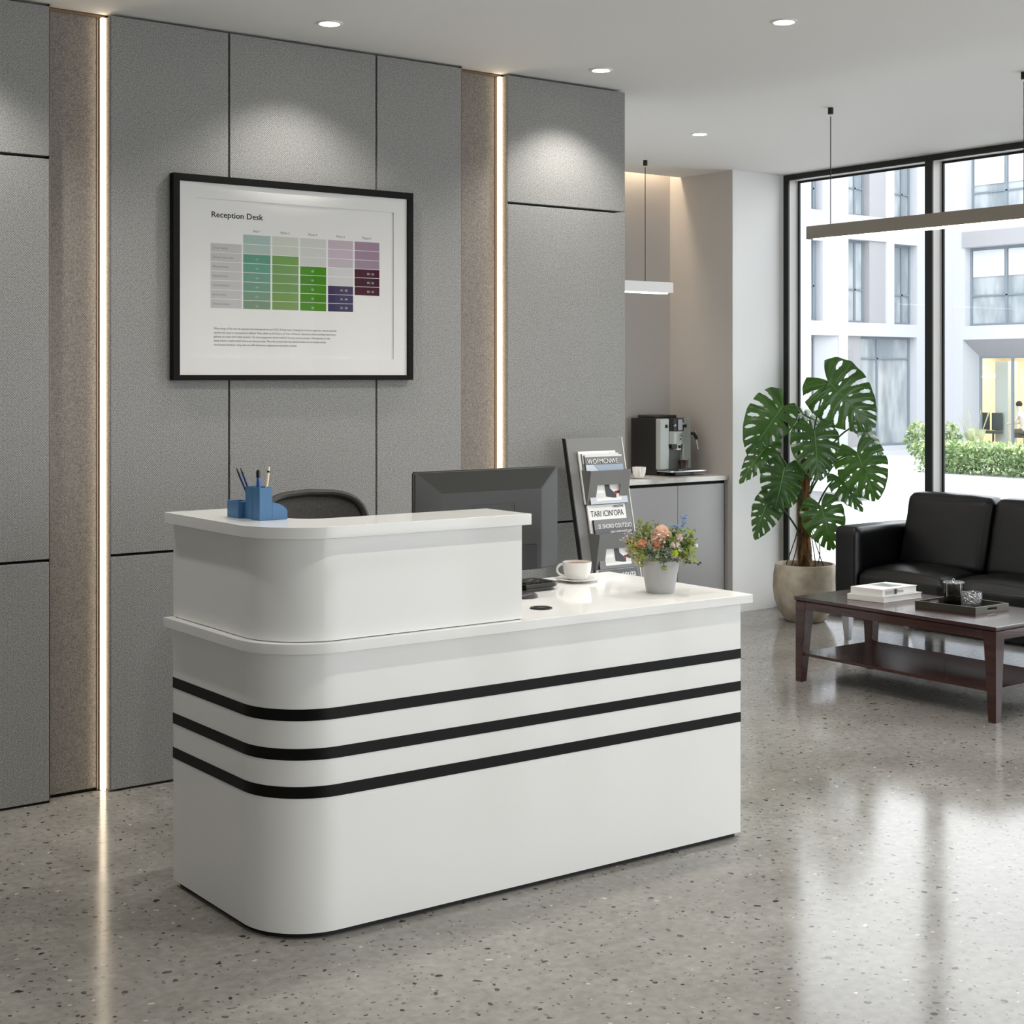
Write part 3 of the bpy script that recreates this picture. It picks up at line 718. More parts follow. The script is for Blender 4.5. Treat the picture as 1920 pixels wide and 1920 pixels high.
# potted artificial flowers
fx, fyy, fz = 3.143, 3.42, ZD
t = thing('potted_flowers', 'mixed flowers in a grey ceramic pot on the desk counter', 'flower pot', (fx, fyy, fz))
obj('pot', MB().lathe([(0, 0.0), (0.0405, 0.0), (0.043, 0.004), (0.0575, 0.086), (0.0585, 0.087), (0.0590, 0.101), (0.0560, 0.101), (0.0545, 0.086), (0.050, 0.05), (0, 0.05)], (fx, fyy, fz), 48), M_flowerpot, t)
RV = Vector((0.799, -0.601, 0)); FV = Vector((-0.601, -0.799, 0)); UV_ = Vector((0, 0, 1))
fc = Vector((fx, fyy, fz + 0.101))
K = 4.61 / 2828.21 / 1.0          # metres per photo pixel at this distance
def fp(u, v, d=0.0): return fc + RV * ((u - 1246) * K) + UV_ * ((1055 - v) * K) + FV * d
G1 = leaf_material('moss_green_foliage', (98, 98, 50), (150, 148, 86), 0.6, 0.2, 60)
G2 = leaf_material('dark_green_foliage', (36, 50, 30), (66, 82, 46), 0.5, 0.15, 60)
G3 = leaf_material('olive_yellow_foliage', (156, 144, 84), (194, 180, 114), 0.6, 0.25, 60)
G4 = leaf_material('lime_green_foliage', (150, 166, 80), (190, 200, 112), 0.6, 0.3, 60)
rnd = random.Random(3)
def sprig_leaves(mb, c, n, rad, size, sq=1.0):
    for _ in range(n):
        d = Vector((rnd.gauss(0, 1), rnd.gauss(0, 1), rnd.gauss(0, 1) * sq)).normalized(); p = c + d * rad * rnd.uniform(0.35, 1.0)
        a = d.cross(Vector((rnd.random(), rnd.random(), rnd.random()))).normalized(); bb = (d * 0.6 + a.cross(d) * 0.8).normalized(); s_ = size * rnd.uniform(0.6, 1.2)
        mb.poly([p - a * s_ * 0.35, p + bb * s_ * 0.35 - a * s_ * 0.3 , p + bb * s_, p + bb * s_ * 0.35 + a * s_ * 0.3, p + a * s_ * 0.35])
fol = MB()
for k in range(34):
    fol.m(rnd.choice((0, 0, 1, 1, 3))); sprig_leaves(fol, fp(1246 + rnd.uniform(-58, 54), 1040 + rnd.uniform(-34, 10), rnd.uniform(-0.05, 0.055)), 14, 0.028, 0.016)
for u, v, d, i, n, r in ((1210, 1000, .04, 0, 90, .034), (1232, 1000, .0, 0, 60, .03), (1200, 1035, .045, 2, 120, .03), (1190, 1025, .03, 2, 70, .022), (1205, 1052, .05, 2, 60, .022), (1290, 1022, .02, 3, 100, .026),
                         (1296, 1040, .03, 3, 90, .022), (1285, 1050, .04, 0, 70, .022), (1262, 1015, .045, 3, 50, .016), (1250, 1044, .06, 1, 70, .03), (1262, 1030, .05, 1, 60, .03), (1222, 1042, .06, 1, 60, .022)):
    fol.m(i); sprig_leaves(fol, fp(u, v, d), n, r, 0.010)
f_ = obj('foliage', fol, [G1, G2, G3, G4], t, smooth=0); f_['kind'] = 'stuff'
def bloom(c, r, petals, psize, m, core=None, up=0.25):
    mb = MB(); mb.m(0); mb.ball(c, r * 0.62, 2)
    for k in range(petals):
        z_ = 1 - 1.75 * (k + 0.5) / petals; a = k * 2.39996; q = math.sqrt(max(0, 1 - z_ * z_))
        d = Vector((q * math.cos(a), q * math.sin(a), z_)); e = d.cross(Vector((0.3, 0.5, 0.8))).normalized(); p = c + d * r * 0.55
        e2 = e.cross(d) * rnd.uniform(-1, 1); s_ = psize * rnd.uniform(0.6, 1.2); tip = p + d * r * rnd.uniform(0.2, 0.6) + e2 * s_ * up
        mb.poly([p - e * s_ * 0.2, tip - e * s_ * 0.55, tip + e2 * s_ * 0.5 + d * s_ * 0.2, tip + e * s_ * 0.55, p + e * s_ * 0.2])
    return obj('blossom', mb, m, t, smooth=60)
M_peach = mat('peach_petals', (243, 214, 194), 0.7); M_orange = mat('orange_petals', (228, 172, 140), 0.7); M_cream = mat('cream_petals', (232, 218, 208), 0.7)
M_greyg = mat('grey_green_petals', (158, 166, 148), 0.7); M_lime = mat('lime_petals', (204, 216, 66), 0.6); M_blue = mat('blue_petals', (104, 142, 188), 0.6); M_lil = mat('pale_lilac_petals', (196, 180, 190), 0.7)
for u, v, d, r, n, ps, m, lab in ((1246, 1006, .045, .0265, 150, .011, M_peach, 'large peach blossom'), (1236, 1016, .045, .017, 80, .010, M_peach, 'peach blossom below the large one'), (1238, 1026, .05, .014, 60, .009, M_orange, 'dusty orange blossom'),
                             (1209, 1022, .055, .0135, 50, .012, M_orange, 'orange blossom'), (1222, 1029, .06, .0105, 70, .005, M_greyg, 'grey green globe flower'), (1270, 1040, .06, .0105, 80, .005, M_lime, 'bright lime globe flower'),
                             (1281, 1014, .04, .0150, 60, .008, M_cream, 'cream white blossom'), (1266, 1025, .055, .0105, 40, .006, M_cream, 'small cream blossom'), (1275, 1026, .055, .0095, 36, .006, M_cream, 'small cream blossom'),
                             (1312, 1028, .02, .0065, 40, .004, M_paper, 'white button flower'), (1253, 1036, .06, .010, 12, .016, M_greyg, 'eucalyptus leaves'), (1208, 1044, .06, .009, 14, .013, G4, 'lime leaf rosette'), (1251, 1068, .058, .0075, 16, .009, G4, 'hanging lime sprig'),
                             (1207, 983, .02, .007, 24, .007, G4, 'lime sprig standing up')):
    bloom(fp(u, v, d), r, n, ps, m)['label'] = lab
for pts, m, lab in (([(1285, 1012), (1288, 996), (1291, 982), (1289, 973)], M_blue, 'blue larkspur spike'), ([(1283, 1006), (1276, 994), (1271, 988)], M_blue, 'blue larkspur side spike'),
                    ([(1200, 1010), (1186, 1004), (1178, 1012)], M_lil, 'pale lilac sprig'), ([(1198, 1022), (1182, 1020), (1168, 1016)], M_lil, 'pale lilac sprig'), ([(1290, 1050), (1302, 1060), (1314, 1062)], G2, 'dark trailing sprig')):
    mb = MB(); P = [fp(u, v, 0.02) for u, v in pts]; mb.tube(P, 0.0008, 5)
    for a_, b_ in zip(P, P[1:]):
        for k in range(7):
            c_ = a_.lerp(b_, rnd.random()) + Vector((rnd.gauss(0, 1), rnd.gauss(0, 1), rnd.gauss(0, 1))) * 0.0048
            mb.ball(c_, rnd.uniform(0.0018, 0.0048), 1)
    o_ = obj('flower_sprig', mb, m, t, 60); o_['label'] = lab
for q0, q1 in ((fp(1298, 1028, 0.02), fp(1310, 1028, .02)), (fp(1214, 1000, .02), fp(1207, 985, .02)), (fp(1247, 1050, .062), fp(1250, 1066, .06))): obj('flower_stem', MB().tube([q0, q1], 0.0009, 5), G2, t)

# ------------------------------------------------------------------ magazine rack leaning at the end of the grey wall
def yb(z): return 4.752 - 0.216 * (1.148 - z)
t = thing('magazine_rack', 'dark grey metal magazine rack leaning at the grey panel wall', 'magazine rack', (3.996, 4.52, 0))
BX0, BX1 = 3.846, 4.146
obj('back_panel', MB().prism([(yb(0.0), 0.0), (yb(1.148), 1.148), (yb(1.148) + 0.014, 1.148), (yb(0) + 0.014, 0.0)], BX0, BX1, 0.001, axis='x'), M_rack, t)
obj('side_rail', MB().prism([(yb(0.0) - 0.012, 0.0), (yb(1.148) - 0.004, 1.148), (yb(1.148) + 0.016, 1.1485), (yb(0) + 0.016, 0.0)], BX0 - 0.004, BX0 + 0.0005, axis='x'), M_black_plastic, t)
obj('side_rail', MB().prism([(yb(0.0) - 0.004, 0.0), (yb(1.148) - 0.002, 1.148), (yb(1.148) + 0.016, 1.1485), (yb(0) + 0.016, 0.0)], BX1 - 0.0005, BX1 + 0.004, axis='x'), M_white_wall if False else mat('pale_rack_edge', (214, 213, 210), 0.4), t)
PX0, PX1 = 3.898, 4.112
pockets = [(0.880, 1.020), (0.624, 0.768), (0.372, 0.512)]
for zb_, zt_ in pockets:
    yb0, yt0 = yb(zb_) - 0.016, yb(zt_) - 0.072
    F = lambda x, q, o=0.0: Vector((PX0 + (PX1 - PX0) * x, yb0 + (yt0 - yb0) * q + o, zb_ + (zt_ - zb_) * q))
    b = MB()
    for (xa, xb, qa, qb) in ((0, 0.2, 0, 1), (0.78, 1, 0, 1), (0.2, 0.78, 0, 0.1), (0.2, 0.78, 0.58, 1)):
        b.slab(F(xa, qa), F(xb, qa), F(xb, qb), F(xa, qb), 0.0025)
    for xe in (0.0, 0.985):
        p0, p1, p2, p3 = F(xe, 0), F(xe, 1), Vector((F(xe, 1).x, yb(zt_) - 0.001, zt_)), Vector((F(xe, 0).x, yb(zb_) - 0.001, zb_))
        b.prism([(p0.y, p0.z), (p1.y, p1.z), (p2.y, p2.z), (p3.y, p3.z)], F(xe, 0).x, F(xe, 0).x + 0.0025, axis='x')
    b.box(PX0, PX1, yb0, yb(zb_), zb_ - 0.002, zb_ + 0.001)
    obj('pocket', b, M_rack, t)
M_cov = {k: mat('cover_' + k, c, 0.35) for k, c in dict(white=(234, 233, 230), cloud=(198, 205, 214), sky=(150, 164, 182), dark=(36, 36, 38), grey=(118, 119, 120), mid=(84, 84, 86), red=(120, 34, 30), brown=(110, 72, 48), pale=(214, 212, 208), pink=(206, 168, 170)).items()}
def magazine(lab, x0, x1, zb_, zt_, off, cover, spine, patches=(), texts=(), thick=0.006):
    """a magazine standing in a pocket, parallel to the rack back; off = distance of its cover from the back panel"""
    m_ = thing('magazine', lab, 'magazine', ((x0 + x1) / 2, yb(zb_) - off, zb_), 'magazines in the rack')
    n = Vector((0, -1, 0.216)).normalized()
    P = lambda fx_, fz_, o=0.0: Vector((x0 + (x1 - x0) * fx_, yb(zb_ + (zt_ - zb_) * fz_) - off, zb_ + (zt_ - zb_) * fz_)) + n * o
    obj('pages', MB().slab(P(0.006, 0.004, -thick), P(1, 0.004, -thick), P(1, 0.996, -thick), P(0.006, 0.996, -thick), thick), M_paper, m_)
    c_ = obj('cover', MB().slab(P(0, 0, 0.0002), P(1, 0, 0.0002), P(1, 1, 0.0002), P(0, 1, 0.0002), 0.0006), M_cov[cover], m_)
    obj('spine', MB().slab(P(-0.003, 0, -thick), P(0.004, 0, -thick), P(0.004, 1, -thick), P(-0.003, 1, -thick), thick + 0.0008), M_cov[spine], m_)
    if patches:
        b = MB(); ms = []
        for k, (pts, mc) in enumerate(patches):
            if M_cov[mc] not in ms: ms.append(M_cov[mc])
            b.m(ms.index(M_cov[mc])); b.poly([P(a, q, 0.0010 + 0.00004 * k) for a, q in pts])
        obj('cover_picture', b, ms, c_, smooth=0)
    for kt, (body, a, q, size, wide, mt_, al, bold) in enumerate(texts):
        M_ = face_matrix(P(a, q, 0.0016 + 0.0006 * kt), FXD, (0, 0.216, 1))
        obj('lettering', MB().mesh(text_mesh(body, size, M_, al, wide=wide, bold=bold)), mt_, c_, smooth=0)
rect = lambda a0, q0, a1, q1: [(a0, q0), (a1, q0), (a1, q1), (a0, q1)]
pic = [(rect(.16, .06, .84, .50), 'pale'), ([(.42, .14), (.70, .10), (.72, .34), (.58, .46), (.42, .50)], 'dark'), ([(.56, .30), (.66, .22), (.80, .28), (.82, .44), (.66, .50), (.55, .42)], 'white'), (rect(.20, .22, .38, .46), 'white'),
       ([(.64, .18), (.80, .20), (.80, .26), (.66, .24)], 'red'), (rect(.16, .06, .84, .11), 'white')]
TX = PX1 - PX0
magazine('white magazine at the back of the top rack pocket', PX0 - 0.004, PX1 - 0.020, 0.884, 1.095, 0.012, 'white', 'white', texts=[('BULB', 0.93, 0.93, 0.011, 1.0, M_ink_pale, 'RIGHT', 0)])
magazine('grey spined magazine in the middle of the top rack pocket', PX0 + 0.006, PX1 - 0.012, 0.884, 1.086, 0.021, 'pale', 'grey', [(rect(0.0, .0, 1, .8), 'grey')])
magazine('magazine with white outlined title on a pale sky cover, front of the top rack pocket', PX0 + 0.012, PX1 - 0.004, 0.884, 1.080, 0.030, 'pale', 'mid',
         [(rect(0, 0, 1, .97), 'cloud'), (rect(0, .80, 1, .96), 'grey'), ([(.45, .52), (1, .56), (1, .80), (.2, .80)], 'sky'), (rect(0, .50, .38, .60), 'dark'), (rect(.03, .50, .36, .575), 'pale'), (rect(.44, .50, .54, .535), 'dark')] + pic,
         [('WOFMCNWE', .05, .82, 0.030, .90, M_ink, 'LEFT', 0.0018), ('WOFMCNWE', .05, .82, 0.030, .90, M_paper, 'LEFT', 0.0)])
magazine('white magazine with large black title in the middle rack pocket', PX0 + 0.002, PX1 - 0.012, 0.628, 0.892, 0.016, 'white', 'white', texts=[("TARI ICIN'OPA", .06, .775, 0.034, .78, M_ink, 'LEFT', 0.0), ('ORAZTNE', .95, .90, 0.0135, .9, M_ink, 'RIGHT', 0.0)])
magazine('grey magazine with white handwritten style title, front of the middle rack pocket', PX0 + 0.012, PX1 - 0.001, 0.628, 0.822, 0.032, 'grey', 'dark',
         [([(0, .60), (1, .64), (1, .86), (0, .80)], 'mid'), (rect(.0, .1, .018, .75), 'red')] + pic, [('SI. SHORO COUTZUO', .10, .815, 0.0255, .70, M_paper, 'LEFT', 0.0), ('DEN UNBOMALE XID', .97, .715, 0.012, 1.0, M_paper, 'RIGHT', 0.0)], thick=0.009)
magazine('white edged magazine in the lowest rack pocket', PX0 + 0.004, PX1 - 0.008, 0.376, 0.640, 0.016, 'white', 'white')
magazine('dark magazine with white script title in the lowest rack pocket', PX0 + 0.012, PX1 - 0.004, 0.376, 0.622, 0.030, 'mid', 'dark', pic, [('anuza', .94, .875, 0.036, .9, M_paper, 'RIGHT', 0.0)])

# ================================================================== COFFEE ALCOVE
CX0, CX1 = 4.90, XS
t = thing('base_cabinet', 'grey two door base cabinet under the stone worktop in the coffee alcove', 'cabinet', (5.7, 6.62, 0))
obj('carcass', MB().box(CX0, CX1 - 0.004, 6.405, YB - 0.002, 0.06, 0.786), M_cabinet, t)
obj('plinth', MB().box(CX0, CX1 - 0.004, 6.43, YB - 0.01, 0.0, 0.0595), M_plinth, t)
for xa, xb in ((4.902, 5.447), (5.451, 6.0055), (6.0095, 6.383)):
    obj('door', MB().box(xa, xb, 6.388, 6.4045, 0.065, 0.768, 0.001), M_cabinet, t)
obj('grip_rail', MB().box(CX0, CX1 - 0.006, 6.398, 6.4048, 0.769, 0.786), M_core, t)
obj('filler_strip', MB().box(6.393, CX1 - 0.003, 6.389, 6.4045, 0.0, 0.786), M_cabinet, t)
obj('shadow_strip', MB().box(6.3832, 6.3928, 6.397, 6.4046, 0.0, 0.768), M_core, t)
ZW = 0.8135
tag(obj('worktop', MB().box(CX0, CX1 - 0.001, 6.378, YB - 0.001, 0.7865, ZW, 0.0015), M_marble), 'white veined stone worktop of the coffee alcove', 'worktop')

mx0, mx1, my0, my1 = 6.040, 6.300, 6.575, 6.835
t = thing('coffee_machine', 'black and silver coffee machine standing on the stone worktop', 'coffee machine', (6.17, 6.70, ZW))
M_mach = mat('machine_black_panel', (26, 26, 25), 0.35)
b = MB(); b.box(mx0, mx1, my0 + 0.035, my1, ZW + 0.006, ZW + 0.338, 0.006, 3); obj('body', b, M_mach, t)
b = MB(); b.box(mx0 + 0.02, mx1 - 0.02, my0 - 0.02, my1 - 0.02, ZW, ZW + 0.02, 0.003); obj('base', b, M_mach, t)
b = MB()
b.box(mx0 + 0.002, mx0 + 0.078, my0, my0 + 0.05, ZW + 0.034, ZW + 0.337, 0.008, 3); b.box(mx0 + 0.188, mx1 - 0.002, my0 + 0.004, my0 + 0.05, ZW + 0.034, ZW + 0.337, 0.008, 3)
b.box(mx0 + 0.07, mx0 + 0.20, my0 + 0.006, my0 + 0.05, ZW + 0.20, ZW + 0.337, 0.004)
obj('front_panel', b, M_silver, t)
obj('brewing_bay', MB().box(mx0 + 0.078, mx0 + 0.188, my0 + 0.030, my0 + 0.052, ZW + 0.034, ZW + 0.20), mat('machine_bay_back', (120, 122, 122), 0.4), t)
b = MB(); n_ = 16
arc = [(mx0 + 0.133 + 0.058 * math.cos(math.pi + math.pi * k / n_), my0 + 0.012 + 0.042 * math.sin(math.pi + math.pi * k / n_)) for k in range(n_ + 1)]
b.prism(arc, ZW + 0.185, ZW + 0.262, 0.002); hd = obj('brew_head', b, M_silver, t)
b = MB(); b.prism(arc, ZW + 0.2625, ZW + 0.338, 0.002); b.mi = 1; cd_ = obj('control_panel', b, [M_mach, M_mach], t)
b = MB(); b.box(mx0 + 0.118, mx0 + 0.152, my0 - 0.0315, my0 - 0.028, ZW + 0.268, ZW + 0.332); obj('display', b, mat('machine_display', (150, 148, 160), 0.2), cd_)
b = MB()
for (x, z, s_) in ((mx0 + 0.098, .292, 'o8'), (mx0 + 0.162, .300, 'B')): b.mesh(text_mesh(s_, 0.020, face_matrix((x, my0 - 0.0250, ZW + z), FXD, FUP), 'CENTER'))
obj('button_symbols', b, M_porcelain, cd_, smooth=0)
b = MB()
for k in range(33):
    a = 2 * math.pi * k / 32; q = (mx0 + 0.140 + 0.015 * math.cos(a), my0 - 0.0312, ZW + 0.226 + 0.024 * math.sin(a))
    if k: b.tube([pq, q], 0.0007, 5)
    pq = q
b.ball((mx0 + 0.141, my0 - 0.0305, ZW + 0.238), 0.0055, 2, (1, .3, .9)); b.ball((mx0 + 0.139, my0 - 0.0305, ZW + 0.216), 0.006, 2, (1, .3, 1)); b.box(mx0 + .132, mx0 + .15, my0 - .0315, my0 - .030, ZW + .2285, ZW + .2305)
obj('emblem', b, M_black_plastic, hd)
for s_, x in ((1, mx0 + 0.052), (1, mx0 + 0.205)):
    o_ = obj('dial', MB().box(x - 0.010, x + 0.010, my0 - 0.006, my0 + 0.004, ZW + 0.282, ZW + 0.302, 0.006, 3), M_black_plastic, t)
b = MB(); b.box(mx0 + 0.080, mx0 + 0.125, my0 - 0.015, my0 + 0.03, ZW + 0.160, ZW + 0.185, 0.003); b.box(mx0 + 0.136, mx0 + 0.152, my0 - 0.022, my0 + 0.0, ZW + 0.160, ZW + 0.178, 0.003); obj('spout', b, M_black_plastic, t)
b = MB(); b.box(mx0 + 0.126, mx0 + 0.160, my0 - 0.012, my0 + 0.02, ZW + 0.150, ZW + 0.187, 0.002); obj('spout_holder', b, M_porcelain, t)
b = MB(); b.prism([(mx0 + 0.004, my0 + 0.03), (mx0 + 0.004, my0 - 0.085), (mx0 + 0.03, my0 - 0.105), (mx1 + 0.02, my0 - 0.105), (mx1 + 0.035, my0 - 0.085), (mx1 + 0.035, my0 + 0.03)], ZW + 0.024, ZW + 0.033, 0.002); obj('drip_tray', b, M_chrome, t)
b = MB(); b.box(mx0 + 0.06, mx1 - 0.05, my0 - 0.07, my0 + 0.03, ZW + 0.002, ZW + 0.024, 0.002); obj('tray_foot', b, M_mach, t)
b = MB(); b.box(mx0 + 0.03, mx1 - 0.05, my0 + 0.08, my1 - 0.03, ZW + 0.338, ZW + 0.356, 0.004); obj('bean_lid', b, M_chrome if False else M_dark_plastic, t)
b = MB(); b.tube([(mx1 - 0.002, my0 + 0.02, ZW + 0.245), (mx1 + 0.022, my0 + 0.004, ZW + 0.245), (mx1 + 0.034, my0 - 0.006, ZW + 0.212)], 0.0105, 10); sw = obj('steam_arm', b, M_black_plastic, t)
b = MB(); b.tube([(mx1 + 0.032, my0 - 0.005, ZW + 0.205), (mx1 + 0.040, my0 - 0.012, ZW + 0.150)], 0.0045, 10); b.tube([(mx1 + 0.024, my0 + 0.000, ZW + 0.28), (mx1 + 0.030, my0 - 0.004, ZW + 0.215)], 0.003, 8); obj('steam_wand', b, M_chrome, sw)
gx, gy, gz = mx0 + 0.150, my0 - 0.040, ZW + 0.0335
t = thing('coffee_glass', 'small glass of brown coffee on the drip tray of the coffee machine', 'glass', (gx, gy, gz))
obj('glass', MB().lathe([(0, 0.0), (0.024, 0.0), (0.0315, 0.066), (0.0295, 0.066), (0.0225, 0.006), (0, 0.005)], (gx, gy, gz), 32), M_glass, t, 50)
obj('coffee', MB().lathe([(0, 0.0055), (0.0222, 0.0065), (0.0282, 0.052), (0, 0.052)], (gx, gy, gz), 32), mat('milk_coffee', (188, 124, 78), 0.3), t, 50)
obj('foam', MB().lathe([(0, 0.0522), (0.0283, 0.0522), (0.0287, 0.060), (0, 0.060)], (gx, gy, gz), 32), mat('milk_foam', (196, 160, 128), 0.6), t, 50)
cup((5.800, 6.49, ZW), 0.0400, 0.060, 'white coffee cup standing on the stone worktop beside the coffee machine', 'white saucer on the stone worktop beside the coffee machine', (-0.60, -0.80), coffee=False)

# ================================================================== MONSTERA
PCX, PCY = 6.545, 5.90
t = thing('monstera_plant', 'tall split leaf monstera plant in a stone pot beside the sofa', 'plant', (PCX, PCY, 0))
prof = [(0, 0.0), (0.095, 0.0), (0.112, 0.006), (0.150, 0.06), (0.176, 0.13), (0.184, 0.20), (0.180, 0.27), (0.172, 0.318), (0.168, 0.328), (0.156, 0.328), (0.152, 0.30), (0.150, 0.26), (0, 0.26)]
obj('pot', MB().lathe(prof, (PCX, PCY, 0), 64), M_concrete_pot, t, 50)
rows_ = []
for i in range(9):
    r_ = 0.151 * i / 8; rows_.append([(PCX + r_ * math.cos(2 * math.pi * k / 40), PCY + r_ * math.sin(2 * math.pi * k / 40), 0.298 + 0.010 * noise.noise((r_ * 30, k * 0.7, 0)) + 0.01 * (1 - i / 8)) for k in range(41)])
obj('soil', MB().grid(rows_), M_soil, t, 60)
PC = Vector((PCX, PCY, 0)); DP = 8.65; KP = DP / 2828.21
def pp(u, v, d=0.0):
    """a point of the plant: u to the viewer's right, v up, d towards the viewer, from a sketch in the plane through the pot"""
    return PC + RV * ((u - 1513) * KP) + UV_ * (1.4 - (v - 705.98) * KP) + FV * d
P = [pp(1514, 1064), pp(1512, 1020), pp(1511, 960), pp(1512, 900), pp(1515, 860)]
mb = MB()
pts = []
for k in range(49):
    f = k / 48 * 4; i = min(3, int(f)); q = P[i].lerp(P[i + 1], f - i); pts.append(q)
mb.tube(pts, [0.040 - 0.010 * k / 48 + 0.004 * noise.noise((k * 0.9, 3, 1)) for k in range(49)], 18)
obj('trunk', mb, M_bark, t, 60)
mb = MB(); rr = random.Random(11)
for k in range(70):
    q0 = rr.choice(pts[:44]); a = rr.uniform(0, 6.28); o_ = Vector((math.cos(a), math.sin(a), 0)) * 0.037
    mb.tube([q0 + o_, q0 + o_ * 1.12 + Vector((0, 0, -0.03)), q0 + o_ * 1.05 + Vector((0, 0, -0.07))], 0.0014, 4)
hf = obj('trunk_fibres', mb, M_bark, t); hf['kind'] = 'stuff'
for (a0, a1, a2, a3) in (((1500, 985), (1488, 1020), (1478, 1045), (1474, 1056)), ((1502, 990), (1495, 1030), (1486, 1050), (1484, 1058)), ((1524, 990), (1543, 1015), (1537, 1040), (1533, 1056)), ((1520, 985), (1530, 1020), (1540, 1050), (1544, 1060)),
                         ((1522, 1000), (1526, 1030), (1529, 1050), (1528, 1060)), ((1497, 1000), (1505, 1030), (1514, 1046), (1517, 1056))):
    Q = [pp(*a0, 0.03), pp(*a1, 0.05), pp(*a2, 0.06), pp(*a3, 0.06)]
    mb = MB(); mb.tube([Q[0].lerp(Q[1], f) .lerp(Q[1].lerp(Q[2], f), f).lerp((Q[1].lerp(Q[2], f)).lerp(Q[2].lerp(Q[3], f), f), f) for f in [k / 12 for k in range(13)]], 0.0032, 6)
    obj('aerial_root', mb, mat('brown_aerial_root', (74, 58, 44), 0.7), t)

def monstera(name_pos, tip_uv, L_, W_, normal, droop=0.28, slits=5, cut=1.0, fold=0.25, seed=0, d0=0.0, dtip=0.0, stalk=None, sym=(1, 1), holes=True):
    rs = random.Random(seed)
    O = pp(*name_pos, d0); T = pp(*tip_uv, d0 + dtip)
    x = (T - O).normalized(); n = (RV * normal[0] + UV_ * normal[1] + FV * normal[2]); n = (n - x * n.dot(x)).normalized(); y = n.cross(x)
    tab = [(0, .34), (.08, .44), (.2, .52), (.36, .53), (.52, .47), (.68, .38), (.82, .27), (.92, .17), (1.0, .02)]
    def ln(v):
        for (a, fa), (b_, fb) in zip(tab, tab[1:]):
            if v <= b_: return fa + (fb - fa) * (v - a) / (b_ - a)
        return tab[-1][1]
    nv, nr = 150, 26; LV = L_ / 1.0
    leaf = MB()
    for sgn in (1, -1):
        w_ = W_ * sym[0 if sgn > 0 else 1]
        vk = [(0.10 + 0.78 * (k + 0.5) / slits) + rs.uniform(-.015, .015) for k in range(slits)]
        ro = [rs.uniform(.40, .56) for _ in vk]; op = [rs.random() < 0.38 for _ in vk]
        rows2 = []
        for i in range(nv + 1):
            v = i / nv; a = R(158 - 136 * v ** 0.72); l_ = ln(v) * LV * w_
            px, py = LV * (v ** 1.3) * 0.97, 0.0; row = []
            for j in range(nr + 1):
                r = j / nr
                if j:
                    aa = a - R(30) * (r - 0.5 / nr); px += math.cos(aa) * l_ / nr; py += math.sin(aa) * l_ / nr
                zz = -droop * LV * (max(px, -0.2 * LV) / LV) ** 2 - fold * (py * py) / LV + 0.030 * LV * math.cos(2 * math.pi * (v - 0.10) / 0.78 * slits + math.pi) * (-1) * r * (1 - v) + 0.02 * LV * noise.noise((px * 14, py * 14, seed))
                p_ = O + x * px + y * (py * sgn) + n * zz
                row.append(p_)
            rows2.append(row)
        def skip(i, j):
            v = (i + .5) / nv; r = (j + .5) / nr
            for k, c in enumerate(vk):
                hw = 0.0165 * cut * (0.8 + 0.5 * r); r1 = 1.15 if op[k] else 0.93; rm, rl = (ro[k] + r1) / 2, (r1 - ro[k]) / 2
                if abs(r - rm) < rl:
                    e = 1 - abs((r - rm) / rl) ** 3
                    if op[k] and r > rm: e = 1
                    if abs(v - c) < hw * e: return True
                if holes and k < slits - 1 and ((v - c) / 0.011) ** 2 + ((r - 0.22) / 0.07) ** 2 < 1 and (k + seed) % 2 == 0: return True
            return False
        leaf.grid(rows2 if sgn > 0 else [r_[::-1] for r_ in rows2], (skip if sgn > 0 else (lambda i, j: skip(i, nr - 1 - j))))
    # midrib
    leaf.m(1); rib = []
    for k in range(15):
        px = LV * 0.97 * k / 14; rib.append(O + x * px + n * (-droop * LV * (px / LV) ** 2 + 0.0012))
    leaf.tube(rib, [0.0030 * (1 - 0.75 * k / 14) for k in range(15)], 5)
    lf = obj('leaf', leaf, [M_leaf, M_rib], t, 70)
    if stalk:
        A_, B2, C2 = pp(*stalk[0]), pp(*stalk[1]), O
        obj('stalk', MB().tube([A_.lerp(B2, f).lerp(B2.lerp(C2, f), f) for f in [k / 12 for k in range(13)]], [0.0062 - 0.0022 * k / 12 for k in range(13)], 8), M_petiole, lf)
# big top leaf, left leaf, middle leaf and so on around the trunk
monstera((1551, 714), (1634, 800), .365, .98, (-.30, .42, .85), droop=.16, slits=7, seed=1, d0=.06, dtip=.06, stalk=((1517, 900, .02), (1524, 780, .06)))
monstera((1466, 762), (1403, 848), .325, .92, (-.10, .25, .96), droop=.14, slits=6, seed=2, d0=.08, dtip=.03, stalk=((1512, 905, .02), (1496, 800, .05)), sym=(.72, 1.05))
monstera((1520, 806), (1524, 892), .275, .98, (.02, .30, .95), droop=.12, slits=6, seed=3, d0=.16, dtip=.08, stalk=((1516, 880, .04), (1516, 800, .10)))
monstera((1601, 846), (1631, 930), .280, 1.0, (-.25, .40, .85), droop=.16, slits=6, seed=4, d0=.12, dtip=.08, stalk=((1520, 925, .03), (1545, 860, .06)))
monstera((1467, 876), (1449, 946), .240, .98, (-.05, .25, .96), droop=.14, slits=6, seed=5, d0=.12, dtip=.05, stalk=((1508, 960, .02), (1490, 880, .06)))
monstera((1532, 944), (1549, 1016), .245, 1.0, (.05, .28, .95), droop=.13, slits=5, seed=6, d0=.16, dtip=.06, stalk=((1518, 990, .03), (1520, 950, .08)))
monstera((1440, 930), (1406, 1014), .255, .78, (-.35, .30, .85), droop=.10, slits=6, seed=7, d0=.10, dtip=.02, stalk=((1505, 1005, .02), (1466, 940, .05)), sym=(1.0, .75))
